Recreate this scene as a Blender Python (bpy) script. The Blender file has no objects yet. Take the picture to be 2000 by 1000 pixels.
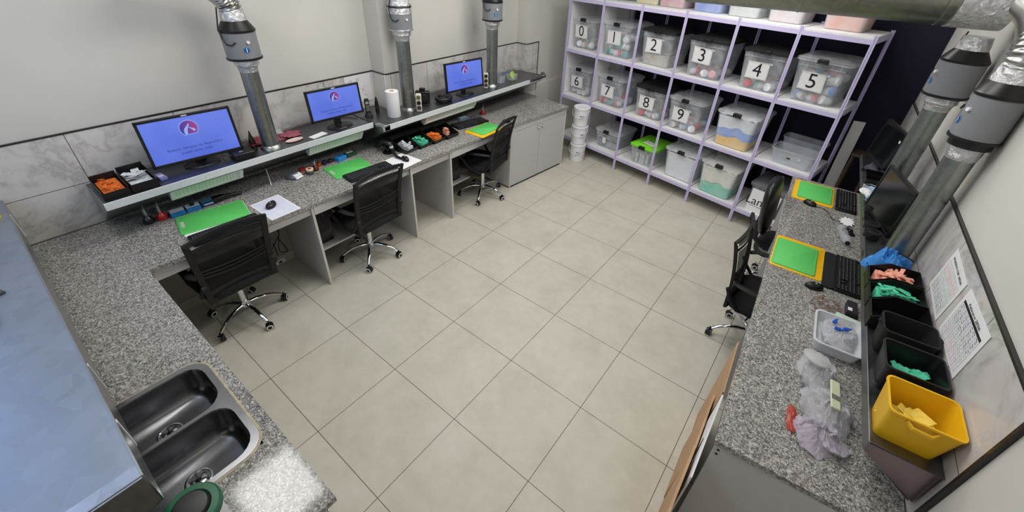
import bpy, bmesh, math, random
from mathutils import Vector, Matrix, Euler
PI = math.pi
sc = bpy.context.scene
COL = sc.collection
rnd = random.Random(7)

# ------------------------------------------------------------ camera, world, lights, exposure
CAM = (1.7975, -0.4624, 2.6067)
cd = bpy.data.cameras.new('camera')
cam = bpy.data.objects.new('camera', cd)
COL.objects.link(cam)
sc.camera = cam
cd.sensor_width = 36.0
cd.sensor_fit = 'HORIZONTAL'
cd.lens = 817.40 * 36.0 / 2000.0
cd.shift_x = (1000 - 1002.39) / 2000.0
cd.shift_y = -(500 - 424.53) / 2000.0
cd.clip_start = 0.05
fwd = Vector((-0.50112535, 0.67272539, -0.54434726))
rgt = Vector((0.78646633, 0.61647284, 0.03784113))
rgt = (rgt - fwd * rgt.dot(fwd)).normalized()
up = rgt.cross(fwd).normalized()
M = Matrix((rgt, up, -fwd)).transposed().to_4x4()
M.translation = Vector(CAM)
cam.matrix_world = M

w = bpy.data.worlds.new('world'); sc.world = w
w.use_nodes = True
w.node_tree.nodes['Background'].inputs[0].default_value = (0.75, 0.82, 0.95, 1)
w.node_tree.nodes['Background'].inputs[1].default_value = 0.3
sc.view_settings.view_transform = 'Standard'
sc.view_settings.look = 'None'
sc.view_settings.exposure = -0.08
sc.view_settings.gamma = 1.0
sc.view_settings.use_curve_mapping = False
sc.cycles.use_denoising = True
sc.cycles.transparent_max_bounces = 28
sc.cycles.max_bounces = 7
sc.cycles.diffuse_bounces = 4
sc.cycles.caustics_reflective = False
sc.cycles.caustics_refractive = False

CEIL = 3.25
def area(x, y, sx, sy, power, col=(1, 0.985, 0.955)):
    l = bpy.data.lights.new('ceiling_panel_light', 'AREA')
    l.shape = 'RECTANGLE'; l.size = sx; l.size_y = sy; l.energy = power; l.color = col
    o = bpy.data.objects.new('ceiling_panel_light', l); COL.objects.link(o)
    o.location = (x, y, CEIL - 0.06)
    return o
for (lx, ly, pw) in ((-0.5, 1.5, 27), (-0.5, 3.2, 27), (1.1, 1.9, 27), (1.0, 3.7, 30)):
    area(lx, ly, 0.6, 1.2, pw)
area(-0.82, -0.24, 0.62, 0.52, 13)
area(1.6, 0.1, 0.6, 0.6, 7)
# added blue light, out of view, giving the sink hood's top a blue reflection
dl = bpy.data.lights.new('added_blue_light', 'AREA'); dl.shape = 'RECTANGLE'; dl.size = 1.5; dl.size_y = 1.0
dl.energy = 4.5; dl.color = (0.50, 0.68, 1.0)
do = bpy.data.objects.new('added_blue_light', dl); COL.objects.link(do)
do.location = (-0.65, -1.085, 1.95); do.rotation_euler = (math.radians(90), 0, 0)

# ------------------------------------------------------------ helpers
def lin(r, g, b):
    f = lambda c: (c / 255 / 12.92) if c / 255 <= 0.04045 else ((c / 255 + 0.055) / 1.055) ** 2.4
    return (f(r), f(g), f(b), 1)

class NT:
    def __init__(s, name):
        s.m = bpy.data.materials.new(name); s.m.use_nodes = True
        s.t = s.m.node_tree; s.n = s.t.nodes; s.l = s.t.links
        s.b = s.n['Principled BSDF']; s.out = s.n['Material Output']
    def node(s, typ, **kw):
        nd = s.n.new(typ)
        for k, v in kw.items():
            if k.startswith('i_'):
                key = k[2:]
                key = int(key) if key.isdigit() else key.replace('_', ' ')
                if hasattr(v, 'is_output'): s.l.new(v, nd.inputs[key])
                else: nd.inputs[key].default_value = v
            else: setattr(nd, k, v)
        return nd
    def pos(s, obj=False):
        if obj:
            return s.node('ShaderNodeTexCoord').outputs['Object']
        return s.node('ShaderNodeNewGeometry').outputs['Position']
    def noise(s, vec, scale, detail=3, rough=0.5, dist=0.0):
        nd = s.node('ShaderNodeTexNoise', i_Vector=vec, i_Scale=scale, i_Detail=detail, i_Roughness=rough, i_Distortion=dist)
        return nd.outputs['Fac']
    def ramp(s, fac, stops, interp='LINEAR'):
        nd = s.node('ShaderNodeValToRGB', i_Fac=fac)
        cr = nd.color_ramp; cr.interpolation = interp
        while len(cr.elements) > 1: cr.elements.remove(cr.elements[-1])
        cr.elements[0].position = stops[0][0]; cr.elements[0].color = stops[0][1]
        for p, c in stops[1:]:
            e = cr.elements.new(p); e.color = c
        return nd.outputs['Color']
    def mix(s, fac, a, b, mode='MIX'):
        nd = s.node('ShaderNodeMix', data_type='RGBA', blend_type=mode)
        for i, v in ((0, fac), (6, a), (7, b)):
            if hasattr(v, 'is_output'): s.l.new(v, nd.inputs[i])
            else: nd.inputs[i].default_value = v
        return nd.outputs[2]
    def math(s, op, a, b=0.0, c=0.0):
        nd = s.node('ShaderNodeMath', operation=op)
        for i, v in enumerate((a, b, c)):
            if hasattr(v, 'is_output'): s.l.new(v, nd.inputs[i])
            else: nd.inputs[i].default_value = v
        return nd.outputs[0]
    def bump(s, h, strength, dist=0.002):
        nd = s.node('ShaderNodeBump', i_Height=h, i_Strength=strength, i_Distance=dist)
        s.l.new(nd.outputs[0], s.b.inputs['Normal'])
    def set(s, **kw):
        for k, v in kw.items():
            key = k.replace('_', ' ')
            if hasattr(v, 'is_output'): s.l.new(v, s.b.inputs[key])
            else: s.b.inputs[key].default_value = v
        return s.m

MATS = {}
def plain(name, rgb, rough=0.5, metal=0.0, var=0.06, spec=0.5, scale=14):
    """solid-coloured stuff with a slight mottling"""
    if name in MATS: return MATS[name]
    t = NT(name)
    c = lin(*rgb)
    n = t.noise(t.pos(True), scale, 3)
    d = tuple(max(0, v * (1 - var)) for v in c[:3]) + (1,)
    u = tuple(min(1, v * (1 + var)) for v in c[:3]) + (1,)
    t.set(Base_Color=t.ramp(n, [(0.3, d), (0.7, u)]), Roughness=rough, Metallic=metal, Specular_IOR_Level=spec)
    MATS[name] = t.m
    return t.m

def mat_floor():
    t = NT('floor_tile'); p = t.pos()
    sx = t.node('ShaderNodeSeparateXYZ', i_0=p)
    def grid(o):
        a = t.math('DIVIDE', o, 0.6); a = t.math('FRACT', a)
        a = t.math('SUBTRACT', a, 0.5); a = t.math('ABSOLUTE', a)
        return t.math('GREATER_THAN', a, 0.5 - 0.0035)
    g = t.math('MAXIMUM', grid(sx.outputs[0]), grid(sx.outputs[1]))
    n1 = t.noise(p, 3.2, 6, 0.6); n2 = t.noise(p, 14, 4, 0.6)
    c = t.ramp(n1, [(0.3, lin(180, 176, 163)), (0.5, lin(190, 186, 173)), (0.72, lin(196, 192, 180))])
    c = t.mix(0.1, c, t.ramp(n2, [(0.35, lin(150, 145, 133)), (0.65, lin(205, 203, 192))]))
    c = t.mix(g, c, lin(92, 84, 72))
    t.set(Base_Color=c, Roughness=0.42, Specular_IOR_Level=0.35)
    t.bump(t.math('MULTIPLY', g, -1.0), 0.25, 0.002)
    return t.m

def mat_granite(name='granite', sc_=1.0, lo=0):
    t = NT(name); p = t.pos()
    v = t.node('ShaderNodeTexVoronoi', i_Vector=p, i_Scale=150 * sc_, feature='F1')
    sp = t.node('ShaderNodeSeparateColor', i_0=v.outputs['Color'])
    a = t.ramp(sp.outputs[0], [(0.0, lin(24, 24, 24)), (0.25, lin(48, 47, 46)), (0.4, lin(104, 102, 98)), (0.7, lin(156, 153, 148)), (1.0, lin(222, 220, 216))])
    n = t.noise(p, 260 * sc_, 2, 0.6)
    c = t.mix(0.4, a, t.ramp(n, [(0.38, lin(36, 35, 34)), (0.5, lin(126, 123, 119)), (0.62, lin(226, 224, 220))]))
    n2 = t.noise(p, 45, 2)
    c = t.mix(0.2, c, t.ramp(n2, [(0.35, lin(80, 78, 75)), (0.6, lin(185, 183, 178))]))
    t.set(Base_Color=c, Roughness=0.085, Specular_IOR_Level=0.5)
    return t.m

def mat_marble(name, yaxis=True, gy=(-0.22, 0.6), gz=(1.145, 2.0)):
    t = NT(name); p = t.pos()
    sx = t.node('ShaderNodeSeparateXYZ', i_0=p)
    n0 = t.noise(p, 1.5, 5, 0.62, 0.9)
    v = t.math('ABSOLUTE', t.math('SUBTRACT', n0, 0.5))
    vein = t.ramp(v, [(0.0, (0.42,) * 3 + (1,)), (0.010, (0.24,) * 3 + (1,)), (0.04, (0.06,) * 3 + (1,)), (0.09, (0, 0, 0, 1))])
    n3 = t.noise(p, 3.8, 5, 0.62, 0.6)
    v2 = t.ramp(t.math('ABSOLUTE', t.math('SUBTRACT', n3, 0.47)), [(0.0, (0.18,) * 3 + (1,)), (0.012, (0.05,) * 3 + (1,)), (0.03, (0, 0, 0, 1))])
    n1 = t.noise(p, 1.7, 4, 0.6)
    base = t.ramp(n1, [(0.3, lin(196, 192, 190)), (0.5, lin(211, 208, 206)), (0.7, lin(220, 218, 216))])
    c = t.mix(vein, base, lin(118, 110, 108)); c = t.mix(v2, c, lin(140, 133, 130))
    def line(o, off, per, wd):
        a = t.math('FRACT', t.math('DIVIDE', t.math('SUBTRACT', o, off - per * 10), per))
        return t.math('GREATER_THAN', t.math('ABSOLUTE', t.math('SUBTRACT', a, 0.5)), 0.5 - wd / per)
    g = t.math('MAXIMUM', line(sx.outputs[1 if yaxis else 0], gy[0], gy[1], 0.0022), line(sx.outputs[2], gz[0], gz[1], 0.0022))
    c = t.mix(g, c, lin(95, 88, 82))
    t.set(Base_Color=c, Roughness=0.22)
    return t.m

def mat_metal(name, rgb, rough=0.35, spangle=0.25, scale=60, metal=1.0, aniso=False):
    if name in MATS: return MATS[name]
    t = NT(name); p = t.pos(True)
    v = t.node('ShaderNodeTexVoronoi', i_Vector=p, i_Scale=scale)
    s2 = t.node('ShaderNodeSeparateColor', i_0=v.outputs['Color'])
    c = lin(*rgb)
    d = tuple(x * (1 - spangle) for x in c[:3]) + (1,); u = tuple(min(1, x * (1 + spangle * 0.6)) for x in c[:3]) + (1,)
    base = t.mix(0.5, t.ramp(s2.outputs[0], [(0, d), (1, u)]), t.ramp(t.noise(p, scale * 0.12, 4), [(0.3, d), (0.7, u)]))
    r = t.node('ShaderNodeMapRange', i_0=t.noise(p, scale * 0.3, 3)); r.inputs[3].default_value = rough * 0.75; r.inputs[4].default_value = rough * 1.25
    t.set(Base_Color=base, Metallic=metal, Roughness=r.outputs[0])
    MATS[name] = t.m
    return t.m

def mat_foil(name='aluminium_foil_tape'):
    if name in MATS: return MATS[name]
    t = NT(name); p = t.pos(True)
    v = t.node('ShaderNodeTexVoronoi', i_Vector=p, i_Scale=30, feature='F1')
    n = t.noise(p, 22, 5, 0.7, 2.0)
    t.set(Base_Color=lin(222, 223, 226), Metallic=0.95, Roughness=0.22)
    t.bump(t.math('ADD', n, t.math('MULTIPLY', v.outputs['Distance'], 0.6)), 0.8, 0.012)
    MATS[name] = t.m
    return t.m

def mat_clear(name, rgb, opacity, rough=0.25, fold=0.0):
    """thin translucent plastic"""
    if name in MATS: return MATS[name]
    t = NT(name); p = t.pos(True)
    tr = t.node('ShaderNodeBsdfTransparent'); tr.inputs[0].default_value = (0.97, 0.98, 0.99, 1)
    mx = t.node('ShaderNodeMixShader')
    n = t.noise(p, 9, 4)
    r = t.node('ShaderNodeMapRange', i_0=n); r.inputs[1].default_value = 0.3; r.inputs[2].default_value = 0.7
    r.inputs[3].default_value = max(0, opacity - 0.08); r.inputs[4].default_value = min(1, opacity + 0.08)
    t.l.new(r.outputs[0], mx.inputs[0]); t.l.new(tr.outputs[0], mx.inputs[1]); t.l.new(t.b.outputs[0], mx.inputs[2])
    t.l.new(mx.outputs[0], t.out.inputs[0])
    t.set(Base_Color=lin(*rgb), Roughness=rough)
    if fold: t.bump(t.noise(p, fold, 4, 0.7, 1.5), 1.0, 0.01)
    MATS[name] = t.m
    return t.m

def mat_mesh(name='black_mesh_fabric', op=0.62):
    if name in MATS: return MATS[name]
    t = NT(name)
    tr = t.node('ShaderNodeBsdfTransparent'); mx = t.node('ShaderNodeMixShader'); mx.inputs[0].default_value = op
    t.l.new(tr.outputs[0], mx.inputs[1]); t.l.new(t.b.outputs[0], mx.inputs[2]); t.l.new(mx.outputs[0], t.out.inputs[0])
    n = t.noise(t.pos(True), 300, 2)
    t.set(Base_Color=t.ramp(n, [(0.35, lin(14, 14, 16)), (0.65, lin(26, 26, 29))]), Roughness=0.8)
    MATS[name] = t.m
    return t.m

def mat_emit(name, c0, c1, strength):
    t = NT(name); p = t.pos(True)
    col = t.ramp(t.noise(p, 2.5, 2), [(0.3, lin(*c0)), (0.7, lin(*c1))])
    t.set(Base_Color=(0, 0, 0, 1), Roughness=0.3, Emission_Color=col, Emission_Strength=strength)
    return t.m

def mat_lump(name, c0, c1, scale=40, rough=0.8):
    """crumpled strips, gauze, folded slips"""
    if name in MATS: return MATS[name]
    t = NT(name); p = t.pos(True)
    v = t.node('ShaderNodeTexVoronoi', i_Vector=p, i_Scale=scale); s2 = t.node('ShaderNodeSeparateColor', i_0=v.outputs['Color'])
    c = t.mix(0.5, t.ramp(s2.outputs[0], [(0, lin(*c0)), (1, lin(*c1))]), t.ramp(t.noise(p, scale * 0.5, 3), [(0.35, lin(*c0)), (0.65, lin(*c1))]))
    t.set(Base_Color=c, Roughness=rough)
    t.bump(s2.outputs[1], 0.7, 0.006)
    MATS[name] = t.m
    return t.m

class MB:
    """collects geometry and links it as ONE mesh object"""
    def __init__(s, mtx=None):
        s.bm = bmesh.new(); s.x = mtx or Matrix.Identity(4); s.mi = 0
    def at(s, mtx): s.x = mtx; return s
    def m(s, i): s.mi = i; return s
    def _v(s, p): return s.bm.verts.new(s.x @ Vector(p))
    def _f(s, vs):
        try: f = s.bm.faces.new(vs); f.material_index = s.mi; return f
        except ValueError: return None
    def box(s, c, d, rot=None):
        cx, cy, cz = c; hx, hy, hz = d[0] / 2, d[1] / 2, d[2] / 2
        R = Euler(rot).to_matrix() if rot else None
        P = []
        for k in (-1, 1):
            for (a, b) in ((-1, -1), (1, -1), (1, 1), (-1, 1)):
                v = Vector((a * hx, b * hy, k * hz))
                if R: v = R @ v
                P.append(s._v((v.x + cx, v.y + cy, v.z + cz)))
        for f in ((3, 2, 1, 0), (4, 5, 6, 7), (0, 1, 5, 4), (1, 2, 6, 5), (2, 3, 7, 6), (3, 0, 4, 7)): s._f([P[i] for i in f])
        return s
    def box2(s, a, b):
        return s.box([(a[i] + b[i]) / 2 for i in range(3)], [abs(b[i] - a[i]) for i in range(3)])
    def prism(s, poly, z0, z1):
        A = [s._v((p[0], p[1], z0)) for p in poly]; B = [s._v((p[0], p[1], z1)) for p in poly]
        s._f(A[::-1]); s._f(B); n = len(poly)
        for i in range(n): s._f([A[i], A[(i + 1) % n], B[(i + 1) % n], B[i]])
        return s
    def poly3(s, pts, thick):
        """flat polygon in space given thickness along its normal"""
        P = [Vector(p) for p in pts]; n = (P[1] - P[0]).cross(P[2] - P[0]).normalized() * thick
        A = [s._v(p) for p in P]; B = [s._v(p + n) for p in P]; k = len(P)
        s._f(A[::-1]); s._f(B)
        for i in range(k): s._f([A[i], A[(i + 1) % k], B[(i + 1) % k], B[i]])
        return s
    def rings(s, R, cap0=True, cap1=True, closed=True):
        V = [[s._v(p) for p in r] for r in R]
        n = len(V[0])
        for a, b in zip(V, V[1:]):
            for i in range(n if closed else n - 1):
                s._f([a[i], a[(i + 1) % n], b[(i + 1) % n], b[i]])
        if cap0: s._f(V[0][::-1])
        if cap1: s._f(V[-1])
        return s
    def lathe(s, prof, c=(0, 0, 0), n=24, cap0=True, cap1=True, sx=1, sy=1):
        return s.rings([[(c[0] + r * sx * math.cos(2 * PI * i / n), c[1] + r * sy * math.sin(2 * PI * i / n), c[2] + z) for i in range(n)] for r, z in prof], cap0, cap1)
    def tube(s, pts, r, n=8, cap=True):
        P = [Vector(p) for p in pts]; R = []
        prev = None
        for i, p in enumerate(P):
            t = (P[min(i + 1, len(P) - 1)] - P[max(i - 1, 0)]).normalized()
            if prev is None:
                u = t.cross(Vector((0, 0, 1)))
                if u.length < 0.05: u = t.cross(Vector((1, 0, 0)))
                u.normalize()
            else:
                u = prev - t * prev.dot(t); u.normalize()
            prev = u; v = t.cross(u)
            rr = r[i] if isinstance(r, (list, tuple)) else r
            ru, rv = rr if isinstance(rr, (list, tuple)) else (rr, rr)
            R.append([p + u * ru * math.cos(2 * PI * k / n) + v * rv * math.sin(2 * PI * k / n) for k in range(n)])
        return s.rings(R, cap, cap)
    def cyl(s, a, b, r, n=20, r2=None): return s.tube([a, b], [r, r if r2 is None else r2], n)
    def ball(s, c, r, n=12, sz=1.0, sx=1.0, sy=1.0):
        pr = [(r * math.sin(PI * k / 8), -r * sz * math.cos(PI * k / 8)) for k in range(1, 8)]
        return s.lathe(pr, c, n, True, True, sx, sy)
    def build(s, name, mat, parent=None, smooth=True, bevel=0.0, angle=38):
        bmesh.ops.recalc_face_normals(s.bm, faces=s.bm.faces)
        if smooth:
            la = math.radians(angle)
            for f in s.bm.faces: f.smooth = True
            for e in s.bm.edges:
                if len(e.link_faces) == 2 and e.calc_face_angle(0) > la: e.smooth = False
        me = bpy.data.meshes.new(name); s.bm.to_mesh(me); s.bm.free()
        for q in (mat if isinstance(mat, (list, tuple)) else [mat]): me.materials.append(q)
        o = bpy.data.objects.new(name, me); COL.objects.link(o)
        if parent: o.parent = parent
        if bevel:
            b = o.modifiers.new('bevel', 'BEVEL'); b.width = bevel; b.segments = 2; b.limit_method = 'ANGLE'; b.angle_limit = math.radians(40)
        return o

def tag(o, label, cat=None, group=None, kind=None):
    if label: o['label'] = label
    if cat: o['category'] = cat
    if group: o['group'] = group
    if kind: o['kind'] = kind
    return o
def thing(name, label, cat, loc=(0, 0, 0), rz=0.0, group=None, rx=0.0, ry=0.0):
    o = bpy.data.objects.new(name, None); COL.objects.link(o); o.empty_display_size = 0.05
    o.location = loc; o.rotation_euler = (rx, ry, rz)
    return tag(o, label, cat, group)
def copy_tree(o, loc=None, rz=None, label=None, group=None):
    r = o.copy(); COL.objects.link(r)
    if loc is not None: r.location = loc
    if rz is not None: r.rotation_euler = (0, 0, rz)
    if label: r['label'] = label
    if group: r['group'] = group
    def rec(src, dst):
        for ch in src.children:
            c = ch.copy(); COL.objects.link(c); c.parent = dst; rec(ch, c)
    rec(o, r)
    return r
def struct(o, label=None, cat=None): return tag(o, label, cat, kind='structure')
def rr(w, d, r, z, n=5, cx=0, cy=0):
    P = []
    for (sx, sy, a0) in ((1, 1, 0), (-1, 1, 90), (-1, -1, 180), (1, -1, 270)):
        for k in range(n):
            a = math.radians(a0 + 90 * k / (n - 1))
            P.append((cx + sx * (w / 2 - r) + r * math.cos(a), cy + sy * (d / 2 - r) + r * math.sin(a), z))
    return P
def tub(mb, w0, d0, w1, d1, h, r=0.03, th=0.004, z=0.0, lip=0.0, floor=0.004):
    """open container; bottom w0 x d0, mouth w1 x d1"""
    R = [rr(w0, d0, r, z), rr(w1, d1, r, z + h)]
    if lip:
        R = [rr(w0, d0, r, z), rr(w1, d1, r, z + h - 0.008), rr(w1 + 2 * lip, d1 + 2 * lip, r + lip, z + h - 0.008), rr(w1 + 2 * lip, d1 + 2 * lip, r + lip, z + h)]
    R += [rr(w1 - 2 * th, d1 - 2 * th, r, z + h), rr(w0 - 2 * th, d0 - 2 * th, r, z + floor)]
    return mb.rings(R, True, True)
def text(name, s, size, mat, parent, loc, rot, ext=0.0004, align='CENTER', shear=0.0, spacing=1.0, width=None):
    cu = bpy.data.curves.new(name, 'FONT'); cu.body = s; cu.size = size; cu.extrude = ext
    cu.align_x = align; cu.align_y = 'CENTER'; cu.shear = shear; cu.space_character = spacing
    to = bpy.data.objects.new(name + '_tmp', cu); COL.objects.link(to)
    bpy.context.view_layer.update()
    me = bpy.data.meshes.new_from_object(to.evaluated_get(bpy.context.evaluated_depsgraph_get()))
    bpy.data.objects.remove(to)
    me.name = name
    me.materials.clear(); me.materials.append(mat)
    if width:
        xs = [v.co.x for v in me.vertices]; k = width / max(1e-6, max(xs) - min(xs))
        for v in me.vertices: v.co.x *= k
    o = bpy.data.objects.new(name, me); COL.objects.link(o); o.parent = parent
    o.location = loc; o.rotation_euler = rot
    return o

# ------------------------------------------------------------ materials
M_floor = mat_floor(); M_gran = mat_granite()
M_marL = mat_marble('marble_tile_left'); M_marR = mat_marble('marble_tile_right', True, (0.95, 0.6), (1.16, 2.0))
M_wall = plain('white_wall_paint', (209, 207, 201), 0.7, var=0.02, scale=3)
M_navy = plain('navy_wall_paint', (24, 22, 42), 0.75, var=0.12, scale=5, spec=0.3)
M_ceil = plain('ceiling_paint', (225, 224, 220), 0.8, var=0.02, scale=3)
M_bb = plain('skirting_tile', (176, 170, 158), 0.4)
M_blkprof = plain('black_edge_profile', (38, 34, 32), 0.35)
M_galv = mat_metal('galvanised_steel', (158, 163, 160), 0.36, 0.22, 70)
M_steel = mat_metal('brushed_steel', (176, 178, 180), 0.3, 0.08, 30)
M_lip = mat_metal('pale_steel_lip', (226, 232, 234), 0.45, 0.08, 90, metal=0.25)
M_tray = mat_metal('dull_steel_tray', (128, 130, 134), 0.38, 0.12, 40)
M_skysteel = mat_metal('sky_reflection_steel', (150, 160, 178), 0.42, 0.14, 16, metal=0.65)  # blue sky reflection on plain steel, tinted into the base colour
M_sink = mat_metal('sink_steel', (150, 150, 153), 0.27, 0.06, 25)
M_chrome = mat_metal('chrome', (225, 226, 230), 0.07, 0.02, 10)
M_foil = mat_foil()
M_mel = plain('grey_white_melamine', (192, 190, 190), 0.5, var=0.02)
M_meledge = plain('melamine_edge', (206, 204, 196), 0.5, var=0.02)
M_blk = plain('black_plastic', (17, 17, 19), 0.38)
M_blk2 = plain('matt_black_plastic', (16, 16, 18), 0.7)
M_fab = plain('black_seat_fabric', (16, 16, 18), 0.9, var=0.2, scale=200)
M_mesh = mat_mesh()
M_lav = plain('lavender_metal_paint', (202, 192, 228), 0.42, var=0.03)
M_board = plain('white_shelf_board', (226, 225, 226), 0.5, var=0.02)
M_paper = plain('white_paper', (232, 232, 234), 0.8, var=0.015)
M_ink = plain('black_ink', (18, 18, 20), 0.7)
M_green = plain('green_board_plastic', (92, 196, 98), 0.55, var=0.02)
M_yel = plain('yellow_plastic', (238, 186, 24), 0.42, var=0.04)
M_white = plain('white_plastic', (228, 229, 232), 0.4, var=0.02)
M_bin = mat_clear('translucent_bin_plastic', (242, 244, 248), 0.16, 0.3)
M_binlid = mat_clear('translucent_lid_plastic', (244, 245, 247), 0.22, 0.35)
M_clear = mat_clear('clear_plastic', (225, 230, 236), 0.22, 0.12)
M_bag = mat_clear('crinkled_clear_bag', (228, 227, 232), 0.45, 0.2, fold=26)
M_grey = plain('grey_fan_housing', (128, 130, 134), 0.45, var=0.04)
M_dkgrey = plain('dark_grey_plastic', (62, 63, 66), 0.5)
M_wood = plain('brown_wood', (66, 50, 38), 0.55, var=0.15)
M_card = plain('tan_cardboard', (186, 150, 114), 0.8, var=0.06)
M_blue = plain('blue_card_box', (38, 120, 190), 0.5, var=0.1)
M_navycard = plain('dark_blue_card', (32, 62, 104), 0.5, var=0.1)
M_red = plain('red_liquid', (188, 36, 28), 0.25, var=0.1)
M_orange = mat_lump('orange_strips', (214, 92, 22), (244, 138, 50), 60)
M_salmon = mat_lump('salmon_strips', (226, 146, 124), (246, 182, 160), 60)
M_teal = mat_lump('mint_green_strips', (60, 176, 138), (96, 214, 172), 60)
M_yslip = mat_lump('yellow_slips', (232, 196, 62), (246, 222, 110), 60)
M_wslip = mat_lump('white_slips', (190, 194, 200), (226, 230, 234), 60)
# ------------------------------------------------------------ room
PL = [(-2.03, -1.2), (-2.0, 2.12), (-1.79, 2.12), (-1.79, 2.42), (-1.93, 2.42), (-1.93, 4.44), (-1.76, 4.44), (-1.75, 5.45), (-0.74, 5.45), (-0.74, 5.55)]
def wallR(y): return 2.60 - 0.052 * (y - 1.1)
def panel_wall(name, segs, z0, z1, t, mat, label, side=1):
    """vertical wall following a polyline; thickness on the outer side"""
    mb = MB()
    out = []
    for i, (x, y) in enumerate(segs):
        out.append((x, y))
    # outer offset simply shifted outwards
    pts = out + [(x + side * t, y) for x, y in reversed(out)]
    mb.prism(pts, z0, z1)
    return struct(mb.build(name, mat, smooth=False), label, 'wall')
fl = MB().prism([(-2.6, -1.5), (3.0, -1.5), (3.0, 6.4), (-2.6, 6.4)], -0.1, 0.0).build('floor', M_floor, smooth=False)
struct(fl, 'beige square tiled floor with thin dark grout lines', 'floor')
ce = MB().prism([(-2.6, -1.5), (3.0, -1.5), (3.0, 6.4), (-2.6, 6.4)], CEIL, CEIL + 0.1).build('ceiling', M_ceil, smooth=False)
struct(ce, 'plain white ceiling above the room', 'ceiling')
# left wall, one closed outline
o = MB().prism([(-2.3, -1.2)] + PL[:8] + [(-1.75, 5.75), (-2.3, 5.75)], 0, CEIL).build('wall_left', M_wall, smooth=False)
struct(o, 'white painted wall with pillars behind the left desks', 'wall')
o = MB().prism([(-1.75, 5.45), (-0.74, 5.45), (-0.74, 5.75), (-1.75, 5.75)], 0, CEIL).build('wall_back.001', M_wall, smooth=False)
struct(o, 'short white wall behind the leftmost shelving bays', 'wall')
o = MB().prism([(-0.80, 5.52), (2.42, 4.93), (3.0, 4.82), (3.0, 5.0), (-0.75, 5.74)], 0, CEIL).build('wall_back', M_navy, smooth=False)
struct(o, 'dark navy wall behind the lavender shelving', 'wall')
o = MB().prism([(wallR(-1.2), -1.2), (wallR(4.93), 4.93), (3.0, 4.85), (3.0, -1.2)], 0, CEIL).build('wall_right', M_wall, smooth=False)
struct(o, 'white wall behind the right granite counter', 'wall')
o = MB().box2((-2.3, -1.3, 0), (3.0, -1.12, CEIL)).build('wall_near', M_wall, smooth=False)
struct(o, 'white wall behind the sink counter', 'wall')
wn = struct(MB().box2((-1.42, -1.118, 1.43), (0.12, -1.110, 2.47)).build('added_window', M_mel, smooth=False), 'unseen added window lending a blue reflection to the hood over the sink', 'window')  # unseen window, added with its glowing pane so the hood top reflects blue
wp = MB().box2((-1.40, -1.110, 1.45), (0.10, -1.106, 2.45)).build('pane', mat_emit('glowing_blue_pane', (150, 186, 236), (176, 204, 244), 1.2), wn, smooth=False)
# marble splash tiles (12 mm)
def band(name, pts, side, z0, z1, mat, label, cat='trim', t=0.012):
    mb = MB()
    for (a, b) in zip(pts, pts[1:]):
        A = Vector(a); B = Vector(b); d = (B - A).normalized(); n = Vector((d.y, -d.x)) * side * t
        mb.prism([A[:], B[:], (B + n)[:], (A + n)[:]], z0, z1)
    return struct(mb.build(name, mat, smooth=False), label, cat)
ML = [(-2.018, -1.1), (-2.0, 2.12), (-1.79, 2.12), (-1.79, 2.42), (-1.93, 2.42), (-1.93, 4.44), (-1.76, 4.44), (-1.757, 4.70)]
band('trim_1', ML, 1, 0.84, 1.485, M_marL, 'grey veined marble tiles along the left wall')
band('trim_2', [(x + 0.001, y) for x, y in ML], 1, 1.485, 1.494, M_blkprof, 'thin dark strip capping the left marble tiles', t=0.015)
band('trim_3', [(-1.7565, 4.70), (-1.7565, 4.712)], 1, 0.84, 1.497, M_blkprof, 'thin dark strip ending the left marble tiles', t=0.016)
MR = [(wallR(4.9), 4.9), (wallR(1.06), 1.06)]
band('trim_4', MR, 1, 0.84, 1.515, M_marR, 'grey veined marble tiles along the right wall')
band('trim_5', MR, 1, 1.515, 1.526, M_blkprof, 'thin dark strip capping the right marble tiles', t=0.016)
band('trim_6', [(wallR(1.06), 1.06), (wallR(1.046), 1.046)], 1, 0.6, 1.53, M_blkprof, 'dark strip down the near edge of the right marble tiles', t=0.016)
band('baseboard_left', [(-1.76, 4.705), (-1.752, 5.44)], 1, 0.0, 0.9, M_wall, 'low white ledge at the left of the shelving', 'baseboard', t=0.02)

# ------------------------------------------------------------ left granite worktop (L shaped), sink cut out
ZT = 0.84; TH = 0.03
SX0, SX1, SY0, SY1 = -0.19, 0.45, -1.0, -0.315     # sink cut-out
wt = MB()
fr = [(-1.15, -0.245), (-1.135, 0.85), (-1.10, 1.8), (-1.085, 2.4), (-1.045, 3.4), (-0.945, 4.345)]
wt.prism([(-1.985, -0.245)] + fr + [(-1.70, 4.435), (-1.91, 4.432), (-1.91, 2.435), (-1.775, 2.435), (-1.775, 2.10), (-1.985, 2.10)], ZT - TH, ZT)
wt.box2((-1.985, -1.1, ZT - TH), (SX0, -0.245, ZT)); wt.box2((SX1, -1.1, ZT - TH), (0.86, -0.245, ZT))
wt.box2((SX0, SY1, ZT - TH), (SX1, -0.245, ZT)); wt.box2((SX0, -1.1, ZT - TH), (SX1, SY0, ZT))
tl = thing('granite_worktop', 'speckled grey L-shaped granite worktop along the left wall and round to the sink', 'worktop', (0, 0, 0))
wt.build('worktop_slab', M_gran, tl, smooth=False)
bs = MB()
bs.box2((-1.985, -0.22, ZT), (-1.968, 2.09, ZT + 0.016)); bs.box2((-1.90, 2.45, ZT), (-1.88, 4.42, ZT + 0.06))
bs.build('backsplash', M_gran, tl, smooth=False)
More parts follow.
